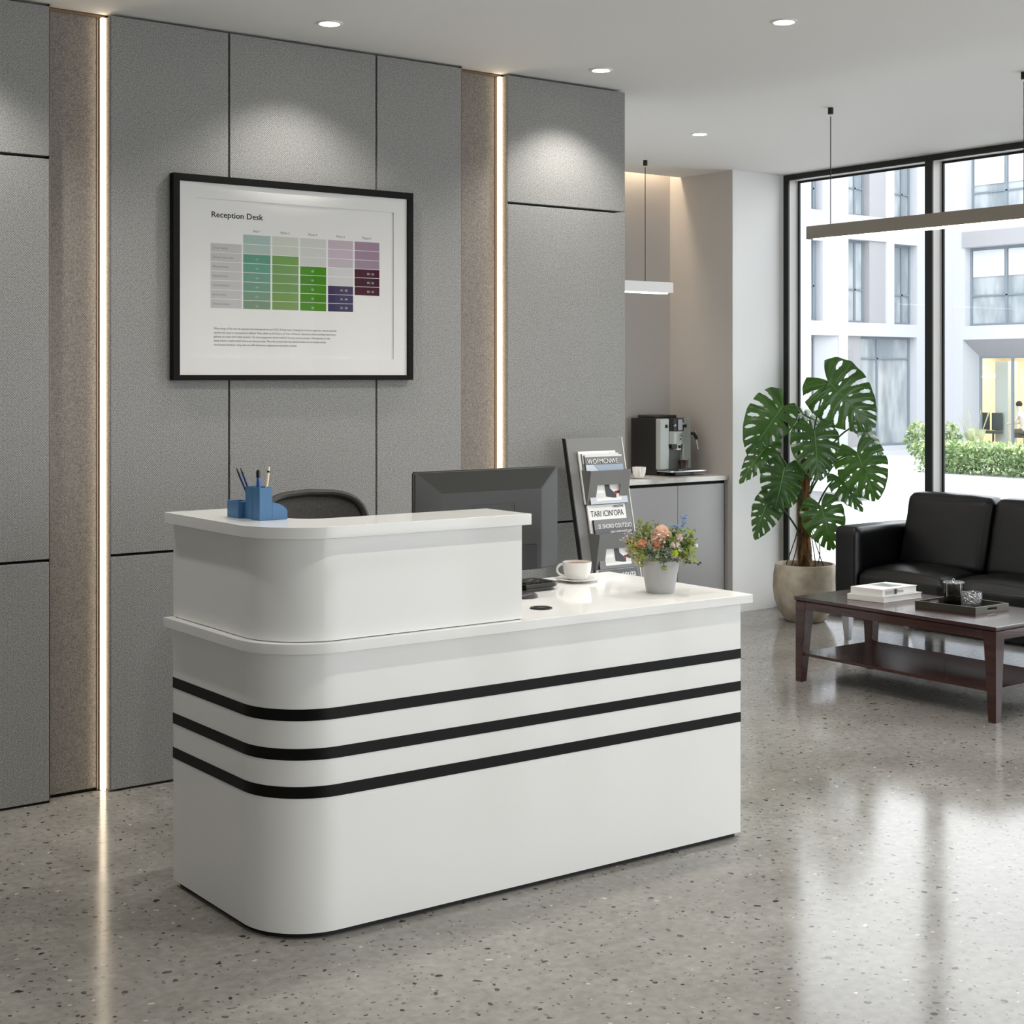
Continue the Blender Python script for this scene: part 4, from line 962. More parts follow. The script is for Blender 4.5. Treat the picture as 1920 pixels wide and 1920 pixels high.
monstera((1444, 832), (1368, 918), .290, .74, (-.45, .50, .74), droop=.10, slits=6, cut=1.0, seed=8, d0=.02, dtip=.06, stalk=((1508, 935, .02), (1470, 850, .03)), sym=(.9, .75))
monstera((1572, 893), (1620, 957), .240, .76, (.25, .45, .86), droop=.10, slits=6, cut=1.0, seed=9, d0=.05, dtip=.06, stalk=((1522, 985, .02), (1545, 905, .05)), sym=(.8, 1.0))
monstera((1618, 797), (1673, 868), .250, .74, (.45, .55, .70), droop=.14, slits=6, cut=1.0, seed=10, d0=.0, dtip=.04, stalk=((1520, 905, .0), (1570, 800, .02)), sym=(.75, .9))
monstera((1512, 776), (1560, 800), .200, .80, (.05, .85, .50), droop=.10, slits=5, seed=11, d0=-.08, dtip=.02, stalk=((1512, 860, -.02), (1512, 800, -.05)))
monstera((1487, 880), (1482, 946), .225, .90, (-.15, .2, .95), droop=.12, slits=5, seed=12, d0=-.05, dtip=.02, stalk=((1508, 950, -.01), (1496, 890, -.03)))
monstera((1545, 878), (1560, 840), .150, .80, (.1, .3, .9), droop=.10, slits=5, seed=13, d0=-.09, dtip=.0, stalk=((1518, 930, -.02), (1535, 900, -.06)))

# ================================================================== SOFA
SX0, SX1 = 6.20, 6.805
t = thing('sofa', 'black leather two seat sofa with steel legs in front of the windows', 'sofa', (6.5, 4.69, 0))
def soft_box(x0, x1, y0, y1, z0, z1, rad, puff=(0, 0, 0), n=18, seed=0, wr=0.004, shear=0.0):
    """a stuffed upholstery block: rounded edges, crowned faces, faint creases; shear leans it along x with height"""
    mb = MB(); bm = bmesh.new(); bmesh.ops.create_cube(bm, size=2); bmesh.ops.subdivide_edges(bm, edges=bm.edges[:], cuts=n, use_grid_fill=True)
    c = Vector(((x0 + x1) / 2, (y0 + y1) / 2, (z0 + z1) / 2)); h = Vector(((x1 - x0) / 2, (y1 - y0) / 2, (z1 - z0) / 2))
    for v in bm.verts:
        q = v.co.copy(); p = Vector((q.x * h.x, q.y * h.y, q.z * h.z)); inner = Vector([max(-(h[i] - rad), min(h[i] - rad, p[i])) for i in range(3)])
        d = p - inner
        if d.length > 1e-9: p = inner + d.normalized() * min(d.length, rad) if max(abs(d[i]) for i in range(3)) > 0 else p
        cr = [(1 - q[(i + 1) % 3] ** 2) * (1 - q[(i + 2) % 3] ** 2) for i in range(3)]
        for i in range(3):
            if abs(q[i]) > 0.98: p[i] += math.copysign(puff[i] * math.sqrt(max(0, cr[i])), q[i])
        w_ = noise.noise((p.x * 7 + seed, p.y * 7, p.z * 7)) + 0.6 * noise.noise((p.x * 18, p.y * 9 + seed, p.z * 18))
        p += p.normalized() * wr * w_
        p.x += shear * (p.z + h.z)
        v.co = p + c
    return mb._merge(bm)
SZ = 0.137
obj('base', MB().box(SX0 + 0.012, SX1 - 0.01, 3.992, 5.384, SZ, 0.262, 0.006), M_leather, t)
for (y0, y1, nm) in ((5.236, 5.392, 'arm'), (3.984, 4.140, 'arm')):
    obj('arm', soft_box(SX0, SX1 - 0.02, y0, y1, SZ, 0.607, 0.032, (0.004, 0.004, 0.004), 20, wr=0.0015), M_leather, t, 70)
obj('back_frame', MB().box(SX1 - 0.10, SX1, 4.14, 5.236, SZ, 0.66, 0.02, 3), M_leather, t)
for k, (y0, y1) in enumerate(((4.690, 5.233), (4.143, 4.686))):
    obj('seat_cushion', soft_box(SX0 + 0.004, SX1 - 0.16, y0, y1, 0.262, 0.376, 0.028, (0.006, 0.0, 0.050), 22, seed=k * 5.3, wr=0.004), M_leather, t, 70)
    obj('back_cushion', soft_box(SX0 + 0.315, SX0 + 0.435, y0 + 0.004, y1 - 0.004, 0.385, 0.772, 0.035, (0.030, 0.004, 0.010), 24, seed=3 + k * 7.1, wr=0.004, shear=0.26), M_leather, t, 70)
for x, y in ((SX0 + 0.05, 5.335), (SX0 + 0.05, 4.05), (SX1 - 0.06, 5.335), (SX1 - 0.06, 4.05)):
    b = MB(); bm = bmesh.new()
    v0 = [bm.verts.new((x + p * 0.010, y + q * 0.014, 0.0)) for p, q in ((-1, -1), (1, -1), (1, 1), (-1, 1))]; v1 = [bm.verts.new((x + p * 0.020, y + q * 0.026, SZ + 0.001)) for p, q in ((-1, -1), (1, -1), (1, 1), (-1, 1))]
    bm.faces.new(v0[::-1]); bm.faces.new(v1)
    for k in range(4): bm.faces.new((v0[k], v0[(k + 1) % 4], v1[(k + 1) % 4], v1[k]))
    b._merge(bm); obj('leg', b, M_chrome, t)

# ================================================================== COFFEE TABLE
TX0, TX1, TY0, TY1, TZ = 5.217, 5.745, 3.687, 4.762, 0.389
t = thing('coffee_table', 'dark mahogany coffee table with lower shelf in front of the sofa', 'table', ((TX0 + TX1) / 2, (TY0 + TY1) / 2, 0))
obj('table_top', MB().box(TX0 - 0.004, TX1 + 0.004, TY0 - 0.004, TY1 + 0.004, TZ - 0.0165, TZ, 0.0025), M_wood, t)
b = MB(); b.box(TX0 + 0.003, TX1 - 0.003, TY0 + 0.003, TY1 - 0.003, TZ - 0.0205, TZ - 0.0166); obj('shadow_groove', b, M_core, t)
ap = 0.056
for (xa, xb, ya, yb_) in ((TX0 + 0.002, TX0 + 0.018, TY0 + 0.03, TY1 - 0.03), (TX1 - 0.018, TX1 - 0.002, TY0 + 0.03, TY1 - 0.03), (TX0 + 0.03, TX1 - 0.03, TY0 + 0.002, TY0 + 0.018), (TX0 + 0.03, TX1 - 0.03, TY1 - 0.018, TY1 - 0.002)):
    obj('apron', MB().box(xa, xb, ya, yb_, TZ - ap, TZ - 0.0207, 0.001), M_wood, t)
for sx, x in ((1, TX0), (-1, TX1)):
    for sy, y in ((1, TY0), (-1, TY1)):
        b = MB(); wt, wb_ = 0.058, 0.036; bm = bmesh.new()
        lo = [(0, 0), (wb_, 0), (wb_, wb_), (0, wb_)]; up_ = [(0, 0), (wt, 0), (wt, wt), (0, wt)]
        v0 = [bm.verts.new((x + sx * p[0], y + sy * p[1], 0.0)) for p in lo]; vm_ = [bm.verts.new((x + sx * p[0], y + sy * p[1], TZ - ap - 0.012)) for p in up_]; v1 = [bm.verts.new((x + sx * p[0], y + sy * p[1], TZ - 0.0207)) for p in up_]
        bm.faces.new(v0); bm.faces.new(v1)
        for A_, B2 in ((v0, vm_), (vm_, v1)):
            for k in range(4): bm.faces.new((A_[k], A_[(k + 1) % 4], B2[(k + 1) % 4], B2[k]))
        bmesh.ops.recalc_face_normals(bm, faces=bm.faces[:]); bmesh.ops.bevel(bm, geom=[e for e in bm.edges if len(e.link_faces) == 2 and abs((e.verts[0].co - e.verts[1].co).z) > 0.02], offset=0.0015, segments=2, affect='EDGES')
        b._merge(bm); obj('leg', b, M_wood, t)
obj('shelf', MB().box(TX0 + 0.012, TX1 - 0.012, TY0 + 0.020, TY1 - 0.020, 0.120, 0.133, 0.001), M_wood, t)

# books, tray and glasses
def book(lab, pts, z0, h, spine_edge, cover, title=None, pic_=False):
    """a hardback lying flat: four corners seen from above, pages set in from the boards"""
    c = Vector((sum(p[0] for p in pts) / 4, sum(p[1] for p in pts) / 4, 0))
    q = thing('book', lab, 'book', (c.x, c.y, z0), 'books on the coffee table')
    ins = [(c.x + (p[0] - c.x) * 0.975, c.y + (p[1] - c.y) * 0.965) for p in pts]
    obj('pages', MB().prism(ins, z0 + 0.003, z0 + h - 0.003), M_paper, q)
    b = MB(); b.prism(pts, z0, z0 + 0.003, 0.0006); b.prism(pts, z0 + h - 0.003, z0 + h, 0.0006)
    a_, b_ = Vector((*pts[spine_edge], 0)), Vector((*pts[(spine_edge + 1) % 4], 0)); n_ = (b_ - a_).cross(Vector((0, 0, 1))).normalized()
    b.slab(a_ + Vector((0, 0, z0 + .001)), b_ + Vector((0, 0, z0 + .001)), b_ + Vector((0, 0, z0 + h - .001)), a_ + Vector((0, 0, z0 + h - .001)), 0.0012)
    cv = obj('cover', b, cover, q); return q, cv
M_cover_pale = mat('pale_book_cover', (230, 228, 223), 0.45)
lo_ = [(5.338, 4.558), (5.372, 4.378), (5.640, 4.378), (5.612, 4.560)]
book('lower white hardback book lying on the dark coffee table', lo_, TZ, 0.027, 0, M_cover_pale)
hi_ = [(5.352, 4.550), (5.378, 4.390), (5.622, 4.392), (5.598, 4.552)]
q, cv = book('upper white book with a grey photograph on its cover, on top of the other book', hi_, TZ + 0.0273, 0.031, 0, M_cover_pale)
zb2 = TZ + 0.0273 + 0.031 + 0.0004
b = MB(); b.poly([(5.455, 4.53, zb2), (5.468, 4.425, zb2), (5.560, 4.425, zb2), (5.548, 4.53, zb2)]); obj('cover_photograph', b, mat('grey_book_photograph', (140, 142, 144), 0.4), cv, smooth=0)
b = MB(); b.poly([(5.470, 4.50, zb2 + .0003), (5.48, 4.44, zb2 + .0003), (5.53, 4.435, zb2 + .0003), (5.525, 4.47, zb2 + .0003)]); b.poly([(5.50, 4.525, zb2 + .0003), (5.505, 4.48, zb2 + .0003), (5.54, 4.475, zb2 + .0003), (5.535, 4.52, zb2 + .0003)]); obj('photograph_detail', b, M_cov['mid'], cv, smooth=0)
b = MB(); b.mesh(text_mesh('Mode', 0.020, face_matrix((5.475, 4.3885, TZ + 0.036), (1, 0.008, 0), FUP))); b.box(5.46, 5.475, 4.3888, 4.3893, TZ + 0.032, TZ + 0.054); obj('spine_lettering', b, M_black_plastic, cv, smooth=0)
b = MB(); b.slab((5.400, 4.3902, TZ + 0.034), (5.455, 4.3905, TZ + 0.034), (5.455, 4.3905, TZ + 0.050), (5.400, 4.3902, TZ + 0.050), 0.0006); obj('spine_panel', b, mat('grey_book_spine', (176, 176, 174), 0.5), cv, smooth=0)

t = thing('serving_tray', 'dark bronze rectangular tray with handle holes on the coffee table', 'tray', (5.50, 4.07, TZ))
ty = [(5.377, 4.212), (5.417, 3.928), (5.640, 3.920), (5.630, 4.212)]
M_tray = mat('bronze_tray_metal', (84, 80, 72), 0.35, metal=0.55)
cen = Vector((sum(p[0] for p in ty) / 4, sum(p[1] for p in ty) / 4, 0)); hz = 0.031
obj('tray_floor', MB().prism([tuple((cen + (Vector((*p, 0)) - cen) * 0.985).xy) for p in ty], TZ + 0.0005, TZ + 0.005), mat('smoked_mirror', (22, 22, 22), 0.08), t)
inn_ = [tuple((cen + (Vector((*p, 0)) - cen) * 0.955).xy) for p in ty]
b = MB()
for k in range(4):
    a_, b_ = ty[k], ty[(k + 1) % 4]; c_, d_ = inn_[(k + 1) % 4], inn_[k]
    if k in (1, 3):
        L2 = lambda p, q_, f: (p[0] + (q_[0] - p[0]) * f, p[1] + (q_[1] - p[1]) * f)
        for f0, f1, za, zb3 in ((0, .36, TZ, TZ + hz), (.64, 1, TZ, TZ + hz), (.36, .64, TZ, TZ + .011), (.36, .64, TZ + .022, TZ + hz)):
            b.prism([L2(a_, b_, f0), L2(a_, b_, f1), L2(d_, c_, f1), L2(d_, c_, f0)], za + .0004, zb3)
    else: b.prism([a_, b_, c_, d_], TZ + .0004, TZ + hz)
obj('tray_rim', b, M_tray, t)
gx, gy, gz = 5.605, 4.085, TZ + 0.0054
t = thing('tumbler', 'cut crystal tumbler standing in the bronze tray', 'glass', (gx, gy, gz))
NT = 40
rows_ = []
for i in range(13):
    z_ = 0.058 * i / 12; rows_.append([(gx + (0.043 + (0.0016 if (i + k) % 2 else 0)) * math.cos(2 * math.pi * k / NT), gy + (0.043 + (0.0016 if (i + k) % 2 else 0)) * math.sin(2 * math.pi * k / NT), gz + z_) for k in range(NT + 1)])
b = MB(); b.grid(rows_); b.lathe([(0.0430, 0.058), (0.0395, 0.058), (0.0385, 0.012), (0, 0.010)], (gx, gy, gz), NT); b.lathe([(0.0430, 0.0), (0, 0.0)], (gx, gy, gz), NT)
bmesh.ops.remove_doubles(b.me, verts=b.me.verts[:], dist=0.0012); bmesh.ops.recalc_face_normals(b.me, faces=b.me.faces[:])
obj('glass', b, M_crystal, t, 10)
jx, jy, jz = 5.600, 4.176, TZ + 0.0054
t = thing('glass_jar', 'smoked glass jar with a glass lid standing in the bronze tray', 'jar', (jx, jy, jz))
M_smoke = thin_glass('smoked_glass', (0.74, 0.74, 0.72), 0.8)
obj('jar_body', MB().lathe([(0, 0.0), (0.038, 0.0), (0.042, 0.006), (0.043, 0.088), (0.0405, 0.088), (0.0395, 0.008), (0, 0.007)], (jx, jy, jz), 40), M_smoke, t, 50)
ld = obj('lid', MB().lathe([(0, 0.0885), (0.0465, 0.0885), (0.0475, 0.092), (0.044, 0.095), (0, 0.096)], (jx, jy, jz), 40), M_crystal, t, 50)
obj('lid_knob', MB().lathe([(0, 0.0955), (0.0035, 0.0955), (0.006, 0.102), (0.005, 0.107), (0, 0.108)], (jx, jy, jz), 20), M_glass, ld, 60)

# ================================================================== OUTSIDE: COURTYARD AND BUILDING
AX = Vector((0.6013, 0.7990, 0)); SD = Vector((0.7990, -0.6013, 0))
def court(d, l, z): p = AX * d + SD * l; return (p.x, p.y, z)
prof_ = [(-12, -0.15), (19, -0.15), (47, -1.07), (60, -1.07)]
b = MB(); b.grid([[court(d, l, z) for l in (-40, -20, 0, 20, 45)] for d, z in prof_])
M_paving = add_noise_color(mat('pale_stone_paving', (214, 214, 215), 0.6), (186, 187, 190), (220, 220, 221), 0.7, detail=8, stretch=(1, 3, 1))
struct('ground_courtyard', b, M_paving, smooth=0)

YA, XB = 31.307, 40.913
M_facade = mat('white_facade_render', (182, 184, 189), 0.8, spec=0.2)
M_fgrey = mat('pale_grey_facade_panel', (152, 152, 155), 0.8, spec=0.2)
M_fpale = mat('pale_facade_reveal', (168, 171, 175), 0.8, spec=0.2)
M_ff = mat('grey_facade_window_frame', (116, 126, 134), 0.5)
M_fp = add_noise_color(mat('facade_window_pane', (120, 128, 132), 0.06, spec=0.6), (128, 137, 142), (168, 174, 177), 1.6, detail=3, lo=0.40, hi=0.60, stretch=(1.0, 1.0, 0.30))
M_blind = mat('white_roller_blind', (196, 200, 202), 0.8)
bld = thing('courtyard_building', 'white modern building with grey windows across the courtyard', 'building', (XB, YA, -1.07))
def cells(axis, c0, c1, a0, a1, z0, z1, holes):
    A = sorted({a0, a1, *[h[0] for h in holes], *[h[1] for h in holes]}); Z = sorted({z0, z1, *[h[2] for h in holes], *[h[3] for h in holes]})
    A = [v for v in A if a0 <= v <= a1]; Z = [v for v in Z if z0 <= v <= z1]; mb = MB()
    for p, q in zip(A, A[1:]):
        for r_, s_ in zip(Z, Z[1:]):
            if any(h[0] <= (p + q) / 2 <= h[1] and h[2] <= (r_ + s_) / 2 <= h[3] for h in holes): continue
            if axis == 'y': mb.box(p, q, c0, c1, r_, s_)
            else: mb.box(c0, c1, p, q, r_, s_)
    return mb
f2 = [(35.002, 35.53, 6.515, 8.86), (36.709, 38.55, 6.465, 9.05), (38.93, 40.07, 6.52, 9.05)]
f1 = [(35.002, 35.533, 3.116, 5.633), (36.709, 38.55, 3.095, 5.70), (38.93, 40.087, 3.081, 5.66)]
g_ = [(35.002, 36.268, -0.80, 2.672), (36.692, 40.06, -0.827, 2.674)]
far_ = [(31.2, 32.3, 6.5, 8.9), (33.0, 34.0, 6.5, 8.9), (31.2, 32.3, 3.1, 5.65), (33.0, 34.0, 3.1, 5.65), (31.0, 34.2, -0.8, 2.67)]
obj('facade_wall', cells('y', YA, YA + 0.5, 28.0, XB, -1.07, 11.0, f2 + f1 + g_ + far_), M_facade, bld, smooth=0)
h2 = [(26.9, 30.026, 6.692, 9.30), (22.5, 25.6, 6.692, 9.30)]; h1 = [(26.9, 30.077, 3.025, 5.544), (22.5, 25.6, 3.025, 5.544)]; hg = [(24.0, 29.95, -0.884, 2.064), (17.0, 22.6, -0.884, 2.064)]
hgo = [(24.0, 30.159, -0.92, 2.588), (17.0, 22.8, -0.92, 2.588)]
obj('facade_wall', cells('x', XB, XB + 0.5, 12.0, YA + 0.5, -1.07, 11.0, h2 + h1 + hgo), M_facade, bld, smooth=0)
def fwindow(axis, pl, a0, a1, z0, z1, mull=(), trans=(), dep=0.28, blind=None, fr_=0.075, pane=None):
    mull = sorted(mull); mb = MB(); c0, c1 = pl + dep, pl + dep + 0.07
    def bx(p, q, r_, s_, e0=c0, e1=c1):
        if axis == 'y': mb.box(p, q, e0, e1, r_, s_)
        else: mb.box(e0, e1, p, q, r_, s_)
    bx(a0, a1, z0, z0 + fr_); bx(a0, a1, z1 - fr_, z1); bx(a0, a0 + fr_, z0 + fr_, z1 - fr_); bx(a1 - fr_, a1, z0 + fr_, z1 - fr_)
    for m_ in mull: bx(m_ - fr_ / 2, m_ + fr_ / 2, z0 + fr_, z1 - fr_)
    for t_ in trans: bx(a0 + fr_, a1 - fr_, t_ - 0.025, t_ + 0.025)
    w_ = obj('window', mb, M_ff, bld, smooth=0)
    e = c0 + 0.045; mb = MB()
    mb.quad(*( [(a0 + .02, e, z0 + .02), (a1 - .02, e, z0 + .02), (a1 - .02, e, z1 - .02), (a0 + .02, e, z1 - .02)] if axis == 'y' else [(e, a0 + .02, z0 + .02), (e, a1 - .02, z0 + .02), (e, a1 - .02, z1 - .02), (e, a0 + .02, z1 - .02)]))
    obj('pane', mb, pane or M_fp, w_, smooth=0)
    if blind is not None:
        for p, q in zip([a0 + fr_] + [m_ + fr_ / 2 for m_ in mull], [m_ - fr_ / 2 for m_ in mull] + [a1 - fr_]):
            mb = MB(); (mb.box(p + .05, q - .03, c0 + .012, c0 + .03, blind, z1 - fr_ - .02) if axis == 'y' else mb.box(c0 + .012, c0 + .03, p + .05, q - .03, blind, z1 - fr_ - .02))
            obj('roller_blind', mb, M_blind, w_, smooth=0)
for (a0, a1, z0, z1), tz in ((f2[0], 7.2), (f2[2], 7.317), (f1[0], 4.2), (f1[2], 4.039), (far_[0], 7.3), (far_[1], 7.3), (far_[2], 4.1), (far_[3], 4.1)):
    fwindow('y', YA, a0, a1, z0, z1, [(a0 + a1) / 2 + 0.15], [tz])
for (a0, a1, z0, z1), tz in ((f2[1], 7.35), (f1[1], 4.15)):
    fwindow('y', YA, a0, 37.783, z0, z1, [37.35], [tz])
    obj('side_panel', MB().box(37.783, a1, YA + 0.06, YA + 0.4, z0, z1), M_fgrey, bld, smooth=0)
fwindow('y', YA, 35.002, 35.46, -0.80, 2.672, [35.3], [])
obj('entrance_reveal', MB().prism([(35.46, YA + .35), (36.268, YA + 0.04), (36.268, YA + .45), (35.46, YA + .45)], -0.80, 2.672), M_fpale, bld, smooth=0)
pp_ = obj('side_panel', MB().box(36.692, 37.45, YA + 0.14, YA + 0.45, -0.827, 2.674), M_fgrey, bld, smooth=0)
obj('house_number', MB().mesh(text_mesh('8', 0.72, face_matrix((36.78, YA + 0.138, 1.74), FXD, FUP))), mat('grey_house_number', (140, 142, 146), 0.6), pp_, smooth=0)
fwindow('y', YA, 37.45, 40.06, -0.827, 2.674, [38.432], [1.978])
fwindow('y', YA, 31.0, 34.2, -0.8, 2.67, [32.1, 33.1], [1.98])
obj('entrance_step', MB().box(29.5, XB - 0.3, YA - 0.9, YA, -1.2, -0.93).box(29.5, XB - 0.6, YA - 1.5, YA - 0.9, -1.25, -1.04), M_facade, bld, smooth=0)
for (a0, a1, z0, z1) in h2: fwindow('x', XB, a0, a1, z0, z1, [a1 - 1.31, a1 - 2.9 if a1 - 2.9 > a0 else a0 + .1], [7.303], blind=7.55)
for (a0, a1, z0, z1) in h1: fwindow('x', XB, a0, a1, z0, z1, [a1 - 1.36, a1 - 2.9 if a1 - 2.9 > a0 else a0 + .1], [3.994], blind=4.60)
for a0, a1 in ((26.8, 30.148), (22.4, 25.7)): obj('lintel', MB().box(XB - 0.05, XB + 0.2, a0, a1, 5.55, 6.05), M_fgrey, bld, smooth=0)
# slanted reveals of the ground floor shop windows
for o_, i_ in zip(hgo, hg):
    mb = MB(); x0, x1 = XB + 0.002, XB + 0.58
    mb.quad((x0, o_[1], o_[3]), (x0, o_[0], o_[3]), (x1, i_[0], i_[3]), (x1, i_[1], i_[3])); obj('sloped_soffit', mb, M_fgrey, bld, smooth=0)
    mb = MB(); mb.quad((x0, o_[1], o_[2]), (x0, o_[1], o_[3]), (x1, i_[1], i_[3]), (x1, i_[1], i_[2])); mb.quad((x0, o_[0], o_[2]), (x0, o_[0], o_[3]), (x1, i_[0], i_[3]), (x1, i_[0], i_[2])); obj('slanted_reveal', mb, M_fpale, bld, smooth=0)
    fwindow('x', XB, i_[0], i_[1], i_[2], i_[3], [i_[1] - 1.23, i_[1] - 2.6, i_[1] - 4.0], [], dep=0.58, pane=M_pane)
M_room = mat('warm_office_wall', (224, 216, 196), 0.8)
mb = MB(); mb.box(XB + 4.3, XB + 4.4, 16.5, 31.75, -1.0, 2.2); mb.box(XB + 0.7, XB + 4.3, 31.65, 31.75, -1.0, 2.2); mb.box(XB + 0.7, XB + 4.3, 16.5, 16.6, -1.0, 2.2); mb.box(XB + 0.7, XB + 4.4, 16.5, 31.75, 2.2, 2.3); mb.box(XB + 0.66, XB + 4.4, 16.5, 31.75, -1.0, -0.9)
obj('office_room', mb, M_room, bld, smooth=0)
obj('office_lamp', MB().box(XB + 2.4, XB + 2.5, 30.48, 31.15, 1.37, 1.43), emitter('office_tube', (1, 0.95, 0.85), 6.0), bld)
obj('office_cabinet', MB().box(XB + 1.4, XB + 1.9, 29.44, 29.92, -0.9, 1.9), mat('pale_green_screen', (176, 184, 180), 0.4), bld)
area_light('office_light', (XB + 2.4, 28.6, 2.15), (0, 0, 0), 2.5, 5.5, 230, (1, 0.92, 0.78))
M_office_chair = mat('office_chair_green', (62, 72, 70), 0.6)
for y, lab in ((30.25, 'dark office chair behind the shop window, beside the wall'), (29.76, 'dark office chair behind the shop window, beside the pale screen')):
    q = thing('desk_chair', lab, 'chair', (XB + 1.2, y, -0.9), 'chairs in the building across the courtyard')
    obj('backrest', MB().box(XB + 1.25, XB + 1.31, y - .2, y + .2, -0.35, 0.22, 0.02), M_office_chair, q); obj('seat', MB().box(XB + 0.85, XB + 1.28, y - .22, y + .22, -0.45, -0.36, 0.02), M_office_chair, q)
    obj('column', MB().cyl(XB + 1.06, y, -0.9, -0.45, 0.03), M_black_plastic, q)

# seated person in the lit office
def skin_body(name, joints, edges, m, parent):
    me = bpy.data.meshes.new(name); me.from_pydata([j[0] for j in joints], edges, []); o = bpy.data.objects.new(name, me); COL.objects.link(o)
    md = o.modifiers.new('skin', 'SKIN'); sd_ = o.modifiers.new('smooth', 'SUBSURF'); sd_.levels = 2; sd_.render_levels = 2
    for k, j in enumerate(joints): me.skin_vertices[0].data[k].radius = (j[1], j[1])
    me.skin_vertices[0].data[0].use_root = True
    me.materials.append(m); dg = bpy.context.evaluated_depsgraph_get(); me2 = bpy.data.meshes.new_from_object(o.evaluated_get(dg))
    COL.objects.unlink(o); bpy.data.objects.remove(o)
    mb = MB(); mb.mesh(me2); return obj(name, mb, m, parent, 180)
px_, py_, pz_ = XB + 1.25, 28.94, -0.9
q = thing('person', 'person with dark hair and pale shirt sitting in the lit office across the courtyard', 'person', (px_, py_ - 0.3, pz_))
J = [((0, -.25, .50), .13), ((0, -.18, .75), .125), ((0, -.08, 1.0), .13), ((0, -.02, 1.14), .055), ((0, 0, 1.27), .085), ((0, .01, 1.38), .09),
     ((.16, -.07, 1.02), .055), ((.22, .02, .80), .042), ((.16, .25, .74), .034), ((.12, .36, .74), .04), ((-.16, -.07, 1.02), .055), ((-.22, .02, .80), .042), ((-.16, .25, .74), .034), ((-.12, .36, .74), .04),
     ((.10, -.2, .48), .09), ((.11, .22, .50), .07), ((.11, .24, .08), .045), ((.11, .36, .04), .04), ((-.10, -.2, .48), .09), ((-.11, .22, .50), .07), ((-.11, .24, .08), .045), ((-.11, .36, .04), .04)]
J = [((px_ + p[0], py_ - .02 + p[1], pz_ + p[2] + .04), r_) for p, r_ in J]
E_ = [(0, 1), (1, 2), (2, 3), (3, 4), (4, 5), (2, 6), (6, 7), (7, 8), (8, 9), (2, 10), (10, 11), (11, 12), (12, 13), (0, 14), (14, 15), (15, 16), (16, 17), (0, 18), (18, 19), (19, 20), (20, 21)]
skin_body('body', J, E_, mat('pale_shirt', (206, 200, 188), 0.8), q)
hc = J[5][0]; obj('hair', MB().ball((hc[0], hc[1] - 0.01, hc[2] - 0.005), 0.105, 2, (1, 1, 1.05)), mat('dark_hair', (40, 32, 28), 0.7), q, 180)
obj('trousers', MB().box(px_ - .2, px_ + .2, py_ - .3, py_ + .12, pz_ + .43, pz_ + .62, 0.08, 3), mat('olive_trousers', (96, 92, 76), 0.8), q)
obj_ = thing('desk_chair', 'dark office chair the seated person sits on', 'chair', (px_, py_ - .25, pz_), 'chairs in the building across the courtyard')
obj('seat', MB().box(px_ - .24, px_ + .24, py_ - .46, py_ + .02, pz_ + .34, pz_ + .42, 0.02), M_office_chair, obj_); obj('backrest', MB().box(px_ - .22, px_ + .22, py_ - .54, py_ - .48, pz_ + .42, pz_ + .95, 0.02), M_office_chair, obj_); obj('column', MB().cyl(px_, py_ - .22, pz_, pz_ + .34, 0.03), M_black_plastic, obj_)

# planters, hedge and shrubs in the courtyard
M_planter = mat('pale_stone_planter', (172, 173, 175), 0.6)
rl = random.Random(5)
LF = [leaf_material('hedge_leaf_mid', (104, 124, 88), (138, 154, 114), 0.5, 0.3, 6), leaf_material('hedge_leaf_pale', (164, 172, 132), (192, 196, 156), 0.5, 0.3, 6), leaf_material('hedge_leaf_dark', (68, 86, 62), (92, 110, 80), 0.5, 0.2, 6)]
def leaf_cloud(mb, fn, n, size, top=None):
    for _ in range(n):
        p = Vector(fn()); a = Vector((rl.gauss(0, 1), rl.gauss(0, 1), rl.gauss(0, 1))).normalized(); b_ = a.cross(Vector((rl.gauss(0, 1), rl.gauss(0, 1), rl.gauss(0, 1)))).normalized(); s_ = size * rl.uniform(.6, 1.3)
        mb.m(1 if (top is not None and p.z > top and rl.random() < .6) else rl.choice((0, 0, 0, 1, 2)))
        mb.poly([p - a * s_, p + b_ * s_ * .5, p + a * s_, p - b_ * s_ * .5])
def fast_cloud(name, fn, n, size, parent, top=None, core=None):
    vs_, fs_, mi_ = [], [], []
    for _ in range(n):
        p = Vector(fn()); a = Vector((rl.gauss(0, 1), rl.gauss(0, 1), rl.gauss(0, 1))).normalized(); b_ = a.cross(Vector((rl.gauss(0, 1), rl.gauss(0, 1), rl.gauss(0, 1)))).normalized(); s_ = size * rl.uniform(.6, 1.3)
        k = len(vs_); vs_ += [p - a * s_, p + b_ * s_ * .5, p + a * s_, p - b_ * s_ * .5]; fs_.append((k, k + 1, k + 2, k + 3))
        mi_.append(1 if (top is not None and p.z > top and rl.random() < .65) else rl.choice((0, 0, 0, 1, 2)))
    me = bpy.data.meshes.new(name); me.from_pydata(vs_, [], fs_); me.polygons.foreach_set('material_index', mi_)
    mb = MB(); bm = bmesh.new(); bm.from_mesh(me); mb.me.free(); mb.me = bm
    o = obj(name, mb, LF, parent, smooth=0); return o
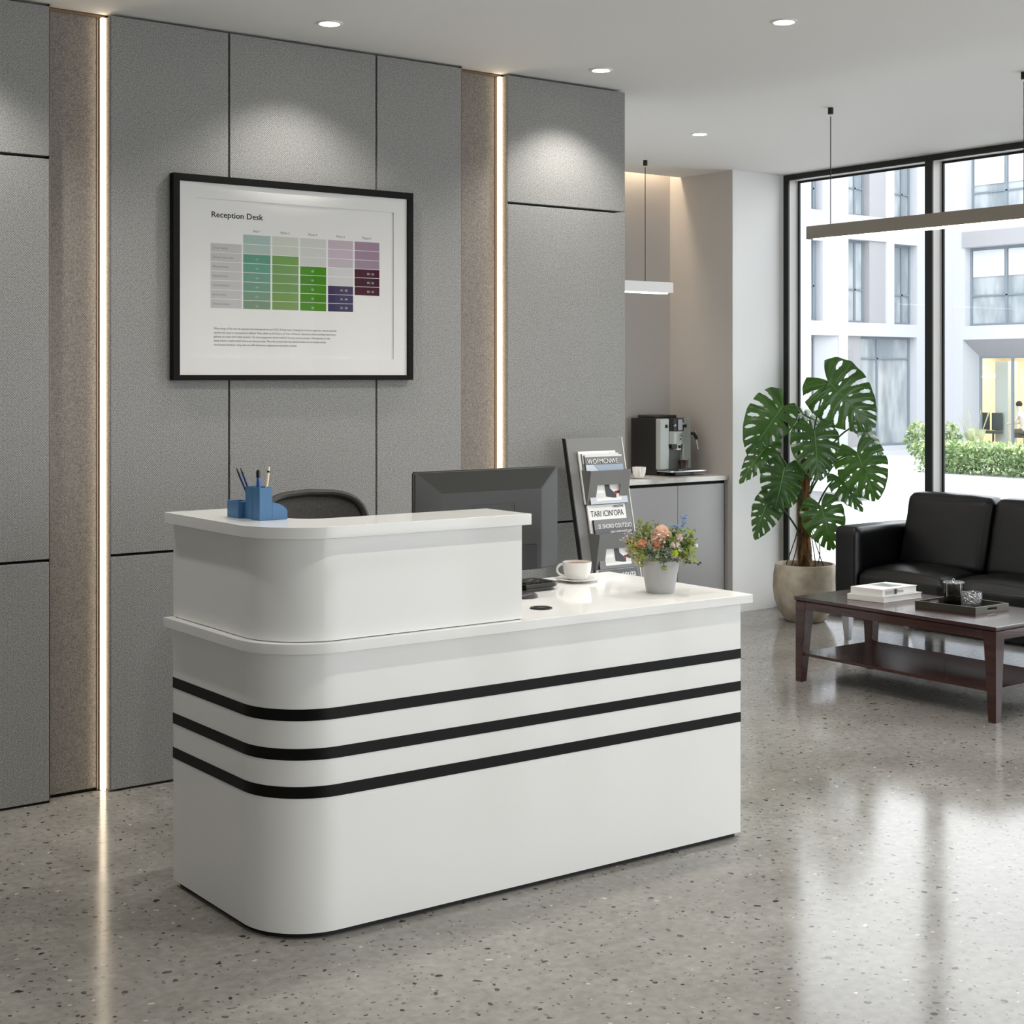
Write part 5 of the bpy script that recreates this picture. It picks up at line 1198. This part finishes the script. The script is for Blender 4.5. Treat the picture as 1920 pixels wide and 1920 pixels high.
for (y0, y1, lab, hl, zt) in ((7.6, 11.37, 'long pale stone planter with a clipped hedge outside the second window', 'clipped green hedge growing in the long pale planter', 0.655), (12.33, 14.3, 'pale stone planter behind the monstera leaves outside the window', 'low dark green shrubs in the planter behind the monstera', 0.45)):
    q = thing('planter', lab, 'planter', (14.7, (y0 + y1) / 2, -0.15), 'stone planters in the courtyard')
    obj('trough', MB().prism([(y0, 0.06), (y0, 0.28), (y1, 0.28), (y1, 0.09), (y1 - .07, -0.02), (y1 - .12, -0.03), (y0, -0.03)], 14.33, 15.15, 0.01, axis='x'), M_planter, q)
    obj('foot', MB().box(14.5, 15.0, y0 + .2, y1 - 0.20, -0.15, -0.03), M_planter, q)
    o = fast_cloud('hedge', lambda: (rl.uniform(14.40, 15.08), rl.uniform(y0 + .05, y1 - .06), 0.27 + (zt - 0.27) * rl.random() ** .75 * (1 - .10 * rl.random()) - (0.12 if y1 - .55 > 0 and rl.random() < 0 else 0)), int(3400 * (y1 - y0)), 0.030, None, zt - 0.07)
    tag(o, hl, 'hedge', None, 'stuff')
def bush(lab, c, r_, n, size, sq=1.0):
    q = thing('shrub', lab, 'shrub', (c[0], c[1], c[2]), 'shrubs in the courtyard')
    def fn():
        d = Vector((rl.gauss(0, 1), rl.gauss(0, 1), rl.gauss(0, 1))).normalized() * r_ * rl.random() ** .33; return (c[0] + d.x, c[1] + d.y, c[2] + r_ * sq + d.z * sq)
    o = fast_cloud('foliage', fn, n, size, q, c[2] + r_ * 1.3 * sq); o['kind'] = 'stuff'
    obj('stem', MB().tube([(c[0], c[1], c[2] - .05), (c[0], c[1], c[2] + r_ * sq)], .03, 6), M_bark, q)
bush('pale green shrub outside beside the dark window post', (32.2, 25.0, -0.75), 0.46, 500, .08, 1.1)
bush('yellowish green shrub outside in front of the white corner', (34.9, 26.2, -0.74), 0.36, 350, .07, 1.25)
q = thing('spiky_plant', 'spiky plant with long narrow leaves before the white corner outside', 'plant', (35.75, 25.95, -0.75))
for k in range(9):
    a = rl.uniform(0, 6.28); dx, dy = math.cos(a) * .45, math.sin(a) * .45; h_ = rl.uniform(.8, 1.25)
    mb = MB(); mb.slab((35.75, 25.95, -0.75), (35.78, 25.98, -0.75), (35.75 + dx, 25.95 + dy, -0.75 + h_), (35.75 + dx * .98, 25.95 + dy * .98, -0.75 + h_), 0.012)
    mb.slab((35.75, 25.95, -0.75), (35.83, 25.87, -0.75), (35.75 + dx * .55 + .07, 25.95 + dy * .55 - .05, -0.75 + h_ * .55), (35.75 + dx * .55 - .05, 25.95 + dy * .55 + .05, -0.75 + h_ * .55), 0.012)
    obj('leaf', mb, LF[1], q, smooth=0)
